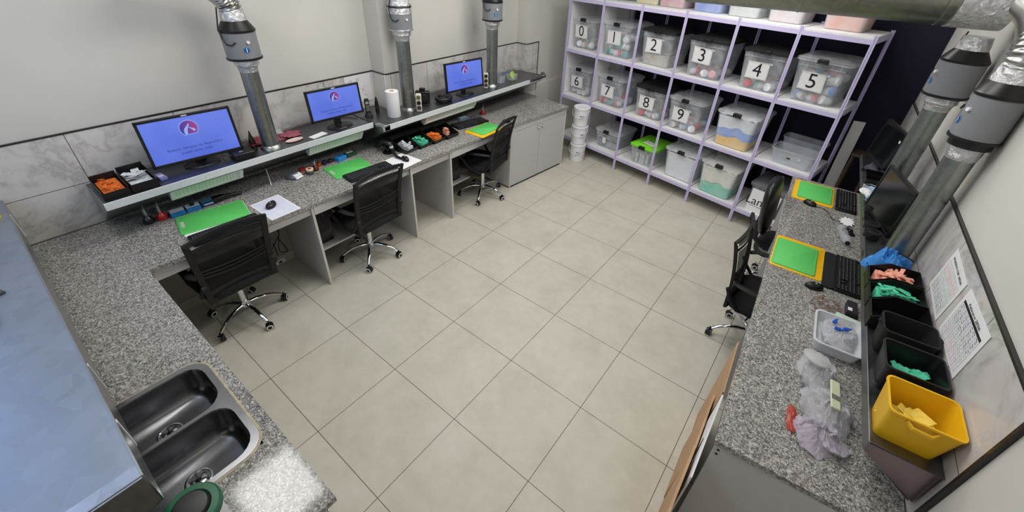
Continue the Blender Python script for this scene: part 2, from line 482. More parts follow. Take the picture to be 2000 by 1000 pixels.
# ---- sink
sk = thing('kitchen_sink', 'double-bowl stainless steel sink set in the granite counter', 'sink', (0, 0, ZT))
mb = MB()
cx, cy = (SX0 + SX1) / 2, (SY0 + SY1) / 2; W, D = SX1 - SX0, SY1 - SY0
RW, RD = W + 0.024, D + 0.024
bowls = [(-0.19 + 0.172, 0.275), (0.45 - 0.166, 0.275)]
# rim plate made of strips around the two bowls
o1 = rr(RW, RD, 0.09, 0.004, 6, cx, cy)
bw = 0.300; bd = 0.655
B1c = (SX0 + 0.012 + bw / 2, cy + 0.0); B2c = (SX1 - 0.012 - bw / 2, cy + 0.0)
import mathutils.geometry as mg
def bowl_ring(c, w_, d_, r, z, n=6): return rr(w_, d_, r, z, n, c[0], c[1])
loops = [o1, bowl_ring(B1c, bw, bd, 0.085, 0.004), bowl_ring(B2c, bw, bd, 0.085, 0.004)]
tess = mg.tessellate_polygon([[Vector(p) for p in l] for l in loops])
flat = [p for l in loops for p in l]
VV = [mb._v(p) for p in flat]
for t3 in tess: mb._f([VV[i] for i in t3])
mb.rings([rr(RW, RD, 0.09, 0.004, 6, cx, cy), rr(RW, RD, 0.09, 0.0005, 6, cx, cy)], False, False)
bmesh.ops.remove_doubles(mb.bm, verts=mb.bm.verts, dist=1e-5)
mb.build('rim', M_sink, sk)
for i, c in enumerate((B1c, B2c)):
    b = MB()
    b.rings([bowl_ring(c, bw, bd, 0.085, 0.004), bowl_ring(c, bw - 0.008, bd - 0.008, 0.083, -0.004), bowl_ring(c, bw - 0.02, bd - 0.02, 0.08, -0.10),
             bowl_ring(c, bw - 0.045, bd - 0.045, 0.075, -0.135), bowl_ring(c, bw - 0.09, bd - 0.09, 0.06, -0.15), bowl_ring(c, 0.11, 0.11, 0.05, -0.155)], False, True)
    bo = b.build('bowl', M_sink, sk)
    d = MB(); dc = (c[0] - (0.0 if i == 0 else 0.0), -0.545, -0.1545)
    d.lathe([(0.050, 0.0), (0.051, 0.003), (0.045, 0.004), (0.042, 0.001), (0.03, 0.001), (0.028, 0.006), (0.02, 0.007)], dc, 28)
    dr = d.build('drain', M_chrome, bo)
    s_ = MB()
    for k in range(6):
        a = k * PI / 3; s_.box((dc[0] + 0.022 * math.cos(a), dc[1] + 0.022 * math.sin(a), dc[2] + 0.0075), (0.026, 0.006, 0.002), (0, 0, a))
    s_.lathe([(0.012, 0.007), (0.006, 0.014), (0.004, 0.02)], dc, 12)
    tag(s_.build('strainer', M_blk, dr), 'dark drain strainer')
b = MB(); b.rings([rr(RW + 0.02, RD + 0.02, 0.10, 0.0008, 6, cx, cy), rr(RW + 0.016, RD + 0.016, 0.097, 0.0022, 6, cx, cy), rr(RW, RD, 0.09, 0.0022, 6, cx, cy), rr(RW, RD, 0.09, 0.0008, 6, cx, cy)], False, False)
b.build('sealant_bead', plain('old_sealant', (170, 158, 132), 0.6, var=0.25, scale=30), sk)

# ------------------------------------------------------------ desk frames and cabinet under the left worktop
def fx(y):
    for (a, b) in zip(fr, fr[1:]):
        if a[1] <= y <= b[1]: return a[0] + (b[0] - a[0]) * (y - a[1]) / (b[1] - a[1])
    return fr[0][0]
tb = thing('desk_frame', 'grey-white melamine desk frame carrying the left granite worktop', 'desk frame', (-1.4, 1.5, 0))
def part(name, a, b, mat, parent, lab=None, bevel=0.0):
    o = MB().box2([a[i] - parent.location[i] for i in range(3)], [b[i] - parent.location[i] for i in range(3)]).build(name, mat, parent, smooth=False, bevel=bevel)
    if lab: tag(o, lab)
    return o
for y in (0.815, 1.79, 2.30):
    p_ = part('side_panel', (-1.745, y - 0.009, 0.0), (fx(y) - 0.012, y + 0.009, ZT - TH), M_mel, tb)
    q_ = MB().box2((fx(y) - 0.012 + 1.4, y - 0.0095 - 1.5, 0.004), (fx(y) - 0.009 + 1.4, y + 0.0095 - 1.5, ZT - TH)).build('edge_band', M_meledge, p_, smooth=False)
for (y0, y1) in ((-0.235, 0.805), (0.825, 1.78), (1.80, 2.29), (2.31, 3.25)):
    x = fx((y0 + y1) / 2) - 0.02
    part('apron', (x - 0.018, y0, ZT - TH - 0.075), (x, y1, ZT - TH), M_mel, tb)
part('back_panel', (-1.775, -0.235, 0.09), (-1.76, 3.25, ZT - TH), plain('grey_back_panel', (150, 146, 142), 0.6, var=0.03), tb)
part('plinth', (-1.775, -0.235, 0.0), (-1.752, 3.25, 0.09), M_bb, tb)
for (y0, y1) in ((0.83, 1.20), (2.32, 2.75)):
    part('lower_shelf', (-1.74, y0, 0.285), (-1.26, y1, 0.303), M_mel, tb)
cb = thing('base_cabinet', 'grey-white two-door base cabinet at the far end of the left worktop', 'cabinet', (-1.35, 3.8, 0))
def P(mb, a, b): return mb.box2((a[0] + 1.35, a[1] - 3.8, a[2]), (b[0] + 1.35, b[1] - 3.8, b[2]))
c0 = 3.262; c1 = 4.325
body = MB()
body.prism([(-1.74 + 1.35, c0 - 3.8), (fx(c0) - 0.03 + 1.35, c0 - 3.8), (fx(c1) - 0.03 + 1.35, c1 - 3.8), (-1.74 + 1.35, c1 - 3.8)], 0.02, ZT - TH)
body.build('carcass', M_mel, cb, smooth=False)
def onfront(t0, t1, z0, z1, off, th, name, mat, parent):
    ya, yb = c0 + (c1 - c0) * t0, c0 + (c1 - c0) * t1
    A = Vector((fx(c0) - 0.03 + (fx(c1) - fx(c0)) * t0 + 1.35 + off, ya - 3.8)); B = Vector((fx(c0) - 0.03 + (fx(c1) - fx(c0)) * t1 + 1.35 + off, yb - 3.8))
    return MB().prism([A[:], B[:], (B.x + th, B.y), (A.x + th, A.y)], z0, z1).build(name, mat, parent, smooth=False)
onfront(0.0, 1.0, ZT - TH - 0.065, ZT - TH, 0.0, 0.016, 'top_rail', M_mel, cb)
onfront(0.0, 0.014, 0.0, ZT - TH - 0.068, 0.0, 0.018, 'edge_strip', M_meledge, cb)
onfront(0.975, 1.0, 0.0, ZT - TH - 0.068, 0.0, 0.018, 'edge_strip', M_meledge, cb)
onfront(0.0, 1.0, 0.0, 0.02, 0.0, 0.012, 'kick_strip', M_blk, cb)
for (t0, t1, th_) in ((0.017, 0.494, 0.46), (0.499, 0.972, 0.535)):
    d = onfront(t0, t1, 0.025, ZT - TH - 0.07, 0.0, 0.017, 'door', M_mel, cb)
    xx = fx(c0) - 0.03 + (fx(c1) - fx(c0)) * th_ + 1.35 + 0.017; yy = c0 + (c1 - c0) * th_ - 3.8
    h = MB().cyl((xx, yy, 0.70), (xx + 0.018, yy, 0.70), 0.006, 10)
    h.ball((xx + 0.02, yy, 0.70), 0.012, 10, 0.8); h.box((xx + 0.003, yy, 0.70), (0.004, 0.03, 0.02))
    tag(h.build('knob', M_chrome, d), 'small metal knob')
# sink base
sb = thing('sink_cabinet', 'white melamine cabinet under the sink counter', 'cabinet', (-0.1, -0.7, 0))
part('carcass', (-1.12, -1.1, 0.08), (0.84, -0.30, 0.66), M_mel, sb)
part('side_panel', (0.822, -1.1, 0.0), (0.84, -0.29, ZT - TH), M_mel, sb)
part('plinth', (-1.12, -1.1, 0.0), (0.82, -0.36, 0.08), M_mel, sb)
part('front_rail', (-1.12, -0.30, 0.66), (0.82, -0.28, ZT - TH), M_mel, sb)
for k in range(4):
    x0 = -1.115 + k * 0.485
    d = part('door', (x0, -0.30, 0.09), (x0 + 0.48, -0.282, 0.655), M_mel, sb)
    MB().box2((x0 + 0.42 + 0.1, -0.282 + 0.7, 0.55), (x0 + 0.435 + 0.1, -0.262 + 0.7, 0.63)).build('handle', M_chrome, d, bevel=0.003)

# ------------------------------------------------------------ right counter
rt = thing('granite_worktop', 'speckled grey straight granite worktop along the right wall', 'worktop', (0, 0, 0))
RC = [(1.925, 0.905), (wallR(0.95) - 0.0, 0.955), (wallR(4.115) - 0.014, 4.115), (1.752, 4.10)]
RC[1] = (wallR(0.955) - 0.018, 0.955)
MB().prism(RC, ZT - TH, ZT).build('worktop_slab', M_gran, rt, smooth=False)
rf = thing('desk_frame', 'grey-white melamine desk frame under the right granite worktop', 'desk frame', (2.2, 2.5, 0))
def rq(x, y): return (x - 2.2, y - 2.5)
def rpan(y, name='side_panel'):
    xa = 1.925 - 0.0541 * (y - 0.905) + 0.012; xb = wallR(y) - 0.02
    return MB().prism([rq(xa, y), rq(xb, y + 0.02), rq(xb, y + 0.038), rq(xa, y + 0.018)], 0, ZT - TH).build(name, M_mel, rf, smooth=False)
e = rpan(0.925)
for z in (0.765, 0.735):
    MB().cyl((1.955 - 2.2, 0.9255 - 2.5, z), (1.955 - 2.2, 0.9235 - 2.5, z), 0.006, 12).build('screw_cap', M_blk2, e)
rpan(1.9); rpan(3.05); rpan(4.06)
for (ya, yb) in ((0.95, 1.88), (1.93, 3.03), (3.08, 4.04)):
    xa = 1.925 - 0.0541 * (ya - 0.905) + 0.035; xb = 1.925 - 0.0541 * (yb - 0.905) + 0.035
    MB().prism([rq(xa, ya), rq(xa + 0.018, ya), rq(xb + 0.018, yb), rq(xb, yb)], ZT - TH - 0.075, ZT - TH).build('apron', M_mel, rf, smooth=False)

# ------------------------------------------------------------ extraction hoods (thin shelf with slanted underside)
def hood(label, origin, rz, L, D, zt, liph, zb, top_mat, lip_mat, lamps=(), lipface=0.018, endmat=None, notch=None):
    t = thing('extraction_hood', label, 'extraction hood', (origin[0], origin[1], 0), rz)
    poly = notch or [(0, 0), (D, 0), (D, L), (0, L)]
    MB().prism([(min(x, D - 0.002), y) for x, y in poly], zt - 0.014, zt - 0.010).build('top_tray', top_mat, t, smooth=False)
    MB().box2((D - 0.004, 0, zt - liph), (D + 0.004, L, zt)).build('front_lip', lip_mat, t, smooth=False, bevel=0.002)
    u = MB(); u.poly3([(D - 0.004, 0.004, zt - liph), (D - 0.004, L - 0.004, zt - liph), (0.02, L - 0.004, zb), (0.02, 0.004, zb)], -0.003)
    u.build('slanted_underside', M_galv, t, smooth=False)
    for y in (0, L - 0.004):
        e_ = MB(); e_.poly3([(D, y, zt), (D, y, zt - liph), (0.01, y, zb), (0.01, y, zt - 0.012)], 0.004 if y == 0 else -0.0001)
        e_.build('end_plate', endmat or M_steel, t, smooth=False)
    n = Vector((zt - liph - zb, 0, -(D - 0.02))).normalized()
    n = Vector((-(zb - (zt - liph)), 0, 0.02 - D)).normalized()
    for (y0, y1, nsl) in lamps:
        a = Vector((D - 0.035, 0, zt - liph - 0.018)); bvec = Vector((-0.055, 0, -0.095)).normalized()
        wd = 0.105; nn = Vector((-bvec.z, 0, bvec.x)); nn = nn if nn.x > 0 else -nn
        a = a - nn * 0.03
        hs_ = MB(); pq = [(D - 0.045, zt - liph - 0.02), (D - 0.10, zt - liph - 0.115), (D - 0.14, zt - liph - 0.085)]
        A_ = [hs_._v((x, y0 + 0.002, z)) for x, z in pq]; B_ = [hs_._v((x, y1 - 0.002, z)) for x, z in pq]; hs_._f(A_); hs_._f(B_[::-1])
        for i in range(3): hs_._f([A_[i], A_[(i + 1) % 3], B_[(i + 1) % 3], B_[i]])
        hs_.build('lamp_housing', plain('lamp_frame_enamel', (236, 241, 237), 0.4, var=0.03), t, smooth=False)
        fx_ = MB()
        def bx(s0, s1, yy0, yy1, h0, h1, m_):
            P_ = []
            for (s, h) in ((s0, h0), (s1, h0), (s1, h1), (s0, h1)):
                q = a + bvec * s + nn * h; P_.append(q)
            A_ = [m_._v((q.x, yy0, q.z)) for q in P_]; B_ = [m_._v((q.x, yy1, q.z)) for q in P_]
            m_._f(A_); m_._f(B_[::-1])
            for i in range(4): m_._f([A_[i], B_[i], B_[(i + 1) % 4], A_[(i + 1) % 4]])
        bx(0, 0.018, y0, y1, 0, 0.03, fx_); bx(wd - 0.018, wd, y0, y1, 0, 0.03, fx_)
        bx(0.018, wd - 0.018, y0, y0 + 0.03, 0, 0.03, fx_); bx(0.018, wd - 0.018, y1 - 0.03, y1, 0, 0.03, fx_)
        fr_ = fx_.build('lamp_frame', plain('lamp_frame_enamel', (236, 241, 237), 0.4, var=0.03), t, smooth=False)
        rf_ = MB(); bx(0.018, wd - 0.018, y0 + 0.03, y1 - 0.03, 0.002, 0.005, rf_)
        rf_.build('reflector', plain('lamp_reflector', (34, 42, 39), 0.3), fr_, smooth=False)
        if nsl:
            sl = MB()
            for k in range(nsl):
                yk = y0 + 0.04 + (y1 - y0 - 0.08) * k / (nsl - 1); bx(0.02, wd - 0.02, yk - 0.004, yk + 0.004, 0.006, 0.028, sl)
            sl.build('louvre', plain('lamp_louvre', (232, 238, 234), 0.35), fr_, smooth=False)
    return t
HA = hood('long steel extraction hood shelf under the two nearer left monitors', (-1.983, -0.25), 0, 2.01, 0.415, 1.15, 0.052, 0.862, M_tray, M_lip, lamps=((0.345, 0.83, 18), (1.38, 1.92, 18)))
hb = hood('steel extraction hood shelf at the far end of the left wall, under the farthest monitor', (-1.775, 1.77), 0, 2.64, 0.365, 1.15, 0.052, 0.90, M_tray, M_lip, lamps=((0.55, 1.32, 0),),
          notch=[(-0.21, 0), (-0.21, 0.33), (0, 0.33), (0, 0.67), (-0.13, 0.67), (-0.13, 2.60), (0, 2.64), (0.365, 2.64), (0.365, 0)])
# taped rounded far corner of the far hood
tp = MB(); tp.tube([(0.36, 2.30, 1.135), (0.363, 2.5, 1.132), (0.345, 2.66, 1.13), (0.25, 2.76, 1.13)], [(0.03, 0.022)] * 4, 10)
tp.build('rolled_end', M_tray, hb)
tp = MB(); tp.box((0.30, 0.012, 1.139), (0.14, 0.05, 0.004)); tp.box((0.366, 0.02, 1.122), (0.006, 0.08, 0.05))
tag(tp.build('joint_tape', M_foil, hb), 'crumpled foil tape at the hood joint')
# hood over the sink counter: runs along x, lip faces the room
t = thing('extraction_hood', 'bluish steel extraction hood shelf over the sink counter', 'extraction hood', (-0.74, -0.87, 0))
X0, X1, Y0, Y1 = -1.245, 1.27, -0.235, 0.245
MB().box2((X0, Y0, 1.172), (X1, Y1 - 0.003, 1.18)).build('top_tray', M_skysteel, t, smooth=False)
o = MB().box2((X0, Y1 - 0.004, 1.03), (X1, Y1 + 0.002, 1.183)).build('front_lip', M_steel, t, smooth=False, bevel=0.001)
MB().poly3([(X0, Y1 - 0.004, 1.03), (X1, Y1 - 0.004, 1.03), (X1, Y0, 0.93), (X0, Y0, 0.93)], 0.003).build('slanted_underside', M_galv, t, smooth=False)
e_ = MB(); e_.poly3([(X1, Y1, 1.183), (X1, Y1, 1.03), (X1, Y0, 0.93), (X1, Y0, 1.183)], 0.004)
tag(e_.build('end_plate', plain('grey_duct_tape', (92, 88, 84), 0.35, var=0.25, scale=20), t, smooth=False), 'end plate wrapped in grey tape')
wr = MB(); wr.box2((X1 - 0.055, Y0, 1.1803), (X1 + 0.005, Y1 - 0.004, 1.1815)); wr.build('edge_tape', mat_metal('bluish_tape', (182, 196, 226), 0.25, 0.2, 40, metal=0.3), t)
wr = MB(); wr.ball((X1 - 0.02, Y1 - 0.19, 1.183), 0.02, 10, 0.25)
tag(wr.build('foil_crumple', M_foil, t), 'small crumple of foil')
# strips joining the lip
for x in (-1.0, 0.62, 0.98):
    MB().box2((x - 0.74 + 0.74, Y1 + 0.002, 1.03), (x + 0.02, Y1 + 0.0045, 1.18)).build('lip_joint', M_lip, t, smooth=False)
# right hood
RA = math.atan(0.052)
rh_o = (wallR(4.45) - 0.012, 4.45)
RH = hood('long steel extraction hood shelf on the right wall holding the black boxes', rh_o, PI + RA, 3.37, 0.222, 1.10, 0.055, 0.90, M_tray, mat_metal('grey_steel_lip', (138, 140, 142), 0.4, 0.1, 60), endmat=mat_metal('mauve_tinted_steel', (150, 132, 138), 0.3, 0.1, 30))

# ------------------------------------------------------------ extraction ducts
def duct(label, loc, rz, z0=1.14, zneck=1.78, zf=1.84, hf=0.185, rp=0.062, rf_=0.112, foil_fan=False, hose=None, logo=None, sw=30, cordang=-40, neckblack=False, tilt=None):
    t = thing('extraction_duct', label, 'duct', (loc[0], loc[1], 0), rz)
    p = MB(); p.lathe([(rp * 1.32, z0 - 0.002), (rp * 1.25, z0 + 0.012), (rp, z0 + 0.03), (rp, zneck)], n=32)
    pipe = p.build('pipe', M_galv, t)
    MB().box2((-0.0015, -rp - 0.0025, z0 + 0.03), (0.0015, -rp + 0.001, zneck)).build('seam', M_steel, pipe, smooth=False)
    nk = MB(); nk.lathe([(rp + 0.001, zneck - 0.03), (rp + 0.006, zneck + 0.005), (rp + 0.02 if not neckblack else rp + 0.006, zneck + 0.02), (rp + 0.02, zf + 0.002)], n=28)
    tag(nk.build('foil_neck', M_foil, t), 'foil-taped neck')
    if neckblack:
        tag(MB().lathe([(rp + 0.025, zf - 0.035), (rp + 0.025, zf + 0.002)], n=28).build('rubber_collar', M_blk, t), 'black rubber collar')
    MB().lathe([(rf_ + 0.004, zf), (rf_ + 0.006, zf + 0.004), (rf_ + 0.006, zf + 0.013), (rf_ + 0.002, zf + 0.016)], n=40).build('bottom_rim', M_blk if not foil_fan else M_foil, t)
    h = MB().lathe([(rf_, zf + 0.014), (rf_ + 0.001, zf + hf)], n=40).build('fan_housing', M_grey, t)
    zt_ = zf + hf
    if foil_fan:
        MB().lathe([(rf_ + 0.003, zt_ - 0.006), (rf_ + 0.004, zt_ + 0.05), (rf_ - 0.01, zt_ + 0.11), (0.08, zt_ + 0.19)], n=32).build('foil_wrap', M_foil, t)
        MB().lathe([(rf_ + 0.004, zt_ + 0.045), (rf_ + 0.007, zt_ + 0.05), (rf_ + 0.003, zt_ + 0.062)], n=32).build('black_band', M_blk, t)
    else:
        MB().lathe([(rf_ + 0.004, zt_), (rf_ + 0.006, zt_ + 0.014), (rf_ + 0.001, zt_ + 0.02), (0.078, zt_ + 0.075)], n=40).build('top_cone', M_blk, t)
        MB().lathe([(0.08, zt_ + 0.07), (0.078, zt_ + 0.10), (0.072, zt_ + 0.13), (0.071, zt_ + 0.145)], n=28).build('foil_wrap', M_foil, t)
    # switch and cord on the housing
    def on(a, z, r=rf_): a = math.radians(a); return (r * math.cos(a), r * math.sin(a), z)
    s = MB(); a_, b_ = on(sw, zf + hf * 0.68), on(sw, zf + hf * 0.68, rf_ + 0.012); s.cyl(a_, b_, 0.010, 12)
    tag(s.build('switch', M_white, t), 'small white switch')
    c = MB(); c.tube([on(sw - 38, zf + hf * 0.7, rf_ + 0.004), on(sw - 50, zf + hf * 0.6, rf_ + 0.012), on(sw - 68, zf + hf * 0.62, rf_ + 0.012), on(sw - 80, zf + hf * 0.8, rf_ + 0.008),
                      on(sw - 84, zf + hf + 0.03, rf_ + 0.012), on(sw - 84, zf + hf + 0.16, rf_ - 0.02)], 0.0045, 8)
    c.build('power_cord', M_blk, t)
    if logo is not None:
        la = math.radians(logo)
        R_ = 0.021
        dsk = MB(); cyl_pts = []
        for k in range(28):
            a = 2 * PI * k / 28; u = R_ * math.cos(a); v = R_ * math.sin(a)
            th_ = la + u / rf_; cyl_pts.append(((rf_ + 0.0016) * math.cos(th_), (rf_ + 0.0016) * math.sin(th_), zf + hf * 0.4 + v))
        cen = dsk._v(((rf_ + 0.0022) * math.cos(la), (rf_ + 0.0022) * math.sin(la), zf + hf * 0.4)); PV = [dsk._v(q) for q in cyl_pts]
        for k in range(28): dsk._f([cen, PV[k], PV[(k + 1) % 28]])
        st = dsk.build('fan_sticker', plain('blue_sticker', (54, 132, 208), 0.4), h)
        bl = MB()
        for k in range(12):
            a = 2 * PI * k / 12
            for (r0, r1, dw) in ((0.008, 0.017, 0.0016),):
                q = []
                for (rad, off) in ((r0, -dw), (r1, -dw * 1.5), (r1, dw * 1.5), (r0, dw)):
                    u = rad * math.cos(a) - off * math.sin(a); v = rad * math.sin(a) + off * math.cos(a)
                    th_ = la + u / rf_; q.append(((rf_ + 0.0034) * math.cos(th_), (rf_ + 0.0034) * math.sin(th_), zf + hf * 0.4 + v))
                bl._f([bl._v(x) for x in q])
        bl.build('fan_blades', plain('sticker_pattern', (16, 40, 74), 0.5), st)
        bl = MB()
        q = []
        for (u, v) in ((-0.002, -0.015), (0.002, -0.015), (0.002, 0.015), (-0.002, 0.015)):
            th_ = la + u / rf_; q.append(((rf_ + 0.0038) * math.cos(th_), (rf_ + 0.0038) * math.sin(th_), zf + hf * 0.4 + v))
        bl._f([bl._v(x) for x in q]); bl.build('sticker_bar', M_paper, st)
    if hose:
        P_ = [Vector(x) for x in hose]
        # catmull-rom resample then ribbed radius
        pts = []
        ext = [P_[0] * 2 - P_[1]] + P_ + [P_[-1] * 2 - P_[-2]]
        for i in range(1, len(ext) - 2):
            for k in range(14):
                u = k / 14; a, b_, c_, d_ = ext[i - 1], ext[i], ext[i + 1], ext[i + 2]
                pts.append(0.5 * ((2 * b_) + (-a + c_) * u + (2 * a - 5 * b_ + 4 * c_ - d_) * u * u + (-a + 3 * b_ - 3 * c_ + d_) * u ** 3))
        L_ = [0]
        for i in range(1, len(pts)): L_.append(L_[-1] + (pts[i] - pts[i - 1]).length)
        nr = int(L_[-1] / 0.006); Q = []; j = 0
        for k in range(nr):
            s_ = L_[-1] * k / nr
            while L_[j + 1] < s_: j += 1
            f_ = (s_ - L_[j]) / max(1e-6, L_[j + 1] - L_[j]); Q.append(pts[j].lerp(pts[j + 1], f_))
        hz = MB().tube(Q, [0.070 + 0.005 * math.sin(k * 2 * PI / 4.0) for k in range(len(Q))], 24)
        tag(hz.build('flexible_hose', mat_metal('flex_aluminium', (186, 186, 182), 0.25, 0.12, 50), t, angle=70), 'ribbed aluminium hose')
    return t
duct('tall galvanised fan duct standing beside the nearest left monitor', (-1.70, 0.865), 0, logo=-8, sw=2,
     hose=[(0, 0, 2.165), (0.0, -0.015, 2.215), (0.01, -0.065, 2.275), (0.02, -0.15, 2.325), (0.02, -0.28, 2.36), (0.0, -0.42, 2.37)])
duct('galvanised duct with foil-wrapped fan at the wall pillar beside the paper roll', (-1.64, 2.26), 0, foil_fan=True, zf=1.90, zneck=1.84, hf=0.15, rp=0.066, rf_=0.105, sw=-8,
     hose=[(0, 0, 2.22), (0, 0, 2.4), (0.0, 0.0, 2.6)])
duct('galvanised fan duct at the far end of the left wall', (-1.60, 3.53), 0, logo=-30, sw=-22, zf=1.88, zneck=1.82, rp=0.066, rf_=0.112,
     hose=[(0, 0, 2.20), (0, 0, 2.4), (0.0, 0.0, 2.6)])
duct('galvanised fan duct on the right wall between the two right monitors', (2.345, 3.38), 0, z0=1.09, zf=1.90, zneck=1.84, hf=0.21, rp=0.066, rf_=0.112, sw=205,
     logo=196, hose=None)
duct('galvanised fan duct on the right wall, nearest to the black boxes', (2.422, 2.55), 0, z0=1.09, zf=1.875, zneck=1.80, hf=0.215, rp=0.062, rf_=0.099, sw=210, neckblack=True,
     logo=190, hose=[(0, 0, 2.225), (0.0, 0.0, 2.28), (0.0, 0.05, 2.35), (-0.01, 0.20, 2.42), (-0.02, 0.42, 2.45)])
hd = thing('overhead_duct', 'large horizontal galvanised duct crossing above the shelving at top right', 'duct', (1.6, 3.25, 2.44))
mb = MB(); mb.cyl((-0.95, -0.10, 0.0), (0.78, 0.09, 0.0), 0.14, 40); mb.build('pipe', mat_metal('galvanised_green_reflection', (150, 152, 142), 0.32, 0.2, 50), hd)  # greenish reflection on the duct is mixed into its steel colour
for q in (-0.22, 0.5): MB().cyl((q, -0.005 + q * 0.11, 0), (q + 0.012, -0.005 + (q + 0.012) * 0.11, 0), 0.1425, 40).build('joint_ring', M_galv, hd)
mb = MB(); mb.cyl((0.55, 0.045, 0.0), (0.79, 0.08, 0.0), 0.144, 32); tag(mb.build('foil_wrap', M_foil, hd), 'crumpled foil at the wall end')
# ------------------------------------------------------------ lavender shelving
TH_S = math.atan(-0.19)
SB = Vector((-0.309, 4.676, 0)); SE = Vector((math.cos(TH_S), math.sin(TH_S), 0)); SN = Vector((-SE.y, SE.x, 0))
def sw(s, d, z): return SB + SE * s + SN * d + Vector((0, 0, z))
PX = [-1.112, -0.555, 0.0, 0.558, 1.116, 1.676, 2.235]
LV = [0.21, 0.815, 1.455, 2.085]
sh = thing('storage_shelving', 'lavender metal shelving unit with white boards and six bays', 'shelving', SB, TH_S)
for x in PX:
    for y in (0.0, 0.585):
        m = MB()
        # angle-section post
        sy = 1 if y == 0 else -1
        m.box2((x - 0.016, y - 0.014 * 0, 0), (x + 0.016, y + 0.004 * sy, 2.10))
        m.box2((x - 0.003, y, 0), (x + 0.003, y + 0.028 * sy, 2.10))
        m.build('post', M_lav, sh, smooth=False)
for z in LV:
    for a, b in zip(PX, PX[1:]):
        MB().box2((a + 0.006, 0.006, z - 0.018), (b - 0.006, 0.58, z)).build('shelf_board', M_board, sh, smooth=False, bevel=0.001)
    for y in (0.006, 0.574):
        MB().box2((PX[0], y - 0.004, z - 0.055), (PX[-1], y + 0.004, z - 0.0185)).build('shelf_rail', M_lav, sh, smooth=False)
    for x in (PX[0], PX[-1]):
        MB().box2((x - 0.004, 0.012, z - 0.055), (x + 0.004, 0.572, z - 0.0185)).build('side_rail', M_lav, sh, smooth=False)
for (x, z0, z1) in ((PX[0] + 0.008, 0.82, 2.06), (PX[1] - 0.012, 0.82, 2.06), (PX[1] - 0.012, 0.22, 0.79)):
    if x > PX[0] + 0.1 and z0 > 0.5: MB().box2((x, 0.03, z0), (x + 0.008, 0.30, z1)).build('side_panel', M_board, sh, smooth=False)
    elif x < PX[0] + 0.1: MB().box2((x, 0.03, z0), (x + 0.008, 0.56, z1)).build('side_panel', M_board, sh, smooth=False)

ORD = {}
def latch(par, x, y, z, w=0.09, mat=None, flip=1):
    m = MB(); m.box((x, y - 0.006 * flip, z), (w, 0.012, 0.034)); m.box((x, y + 0.006 * flip, z + 0.019), (w * 0.9, 0.03, 0.006)); m.box((x, y - 0.014 * flip, z - 0.012), (w * 0.8, 0.006, 0.008))
    return m.build('latch', mat or M_blk, par, bevel=0.002)
def storage_bin(label, s, d, z, h=0.42, w0=0.355, w1=0.43, dd=0.45, lid='clear', digit=None, rz=0.0, group=None, labw=0.205, labh=0.152, latchm=True, body=None, labx=-0.035, labz=0.56, name='storage_bin'):
    t = thing(name, label, 'storage bin', sw(s, d + dd / 2 + 0.02, z), TH_S + rz, group)
    hb_ = h - 0.045
    m = MB(); tub(m, w0, dd - 0.05, w1, dd, hb_, 0.035, 0.003, lip=0.008)
    b_ = m.build('body', body or M_bin, t, angle=50)
    # corner grooves / rim ribs
    rb = MB()
    for k in (-0.36, -0.2, 0.2, 0.36): rb.box((w1 * k, -dd / 2 - 0.004, hb_ - 0.028), (0.004, 0.008, 0.04))
    rb.box((0, -dd / 2 - 0.003, hb_ - 0.048), (w1 * 0.9, 0.004, 0.004))
    rb.build('rim_ribs', M_binlid, b_, smooth=False)
    if lid:
        lm = {'clear': M_binlid, 'black': M_blk2, 'green': plain('lime_green_lid', (120, 208, 46), 0.4, var=0.03), 'grey': mat_clear('smoky_grey_lid', (120, 122, 126), 0.8, 0.35)}[lid]
        m = MB(); W, D = w1 + 0.03, dd + 0.03
        m.rings([rr(W, D, 0.045, hb_ - 0.006), rr(W, D, 0.045, hb_ + 0.016), rr(W - 0.02, D - 0.02, 0.04, hb_ + 0.024), rr(W - 0.06, D - 0.06, 0.035, hb_ + 0.024), rr(W - 0.09, D - 0.09, 0.03, hb_ + 0.036), rr(W - 0.14, D - 0.14, 0.03, hb_ + 0.040)], True, True)
        lo = m.build('lid', lm, t, angle=50); tag(lo, {'clear': 'milky clear lid', 'black': 'black lid', 'green': 'lime green lid', 'grey': 'smoky grey lid'}[lid])
    if latchm:
        latch(t, 0.0, -dd / 2 - 0.020, hb_ + 0.004)
        latch(t, 0.0, dd / 2 + 0.020, hb_ + 0.004, flip=-1)
    if digit is not None:
        # sloped front face: slope from bottom to mouth
        sl = 0.025 / hb_
        ang = math.atan(sl); zc = hb_ * labz; yc = -(dd - 0.05) / 2 - 0.025 * (zc / hb_) - 0.0035
        lab = MB(Matrix.Translation((labx, yc, zc)) @ Matrix.Rotation(ang, 4, 'X') @ Matrix.Rotation(math.radians(rnd.uniform(-2, 2)), 4, 'Y')).box((0, 0, 0), (labw, 0.0012, labh)).build('number_label', M_paper, t, smooth=False)
        tpm = MB(Matrix.Translation((labx, yc - 0.001, zc)) @ Matrix.Rotation(ang, 4, 'X'))
        tpm.box((0.01, 0, labh / 2), (labw + 0.03, 0.0008, 0.014), (0, rnd.uniform(-.05, .05), 0)); tpm.box((labw / 2 - 0.002, 0, 0), (0.013, 0.0008, labh + 0.02), (0, rnd.uniform(-.05, .05), 0)); tpm.box((0.0, 0, -labh / 2), (labw + 0.01, 0.0008, 0.012), (0, rnd.uniform(-.05, .05), 0))
        tpm.build('masking_tape', plain('masking_tape_strips', (214, 214, 212), 0.6), lab, smooth=False)
        text('digit', digit, 0.185, M_ink, lab, (labx, yc - 0.0015, zc), (PI / 2 + ang, 0, 0), ext=0.0003)
    return t
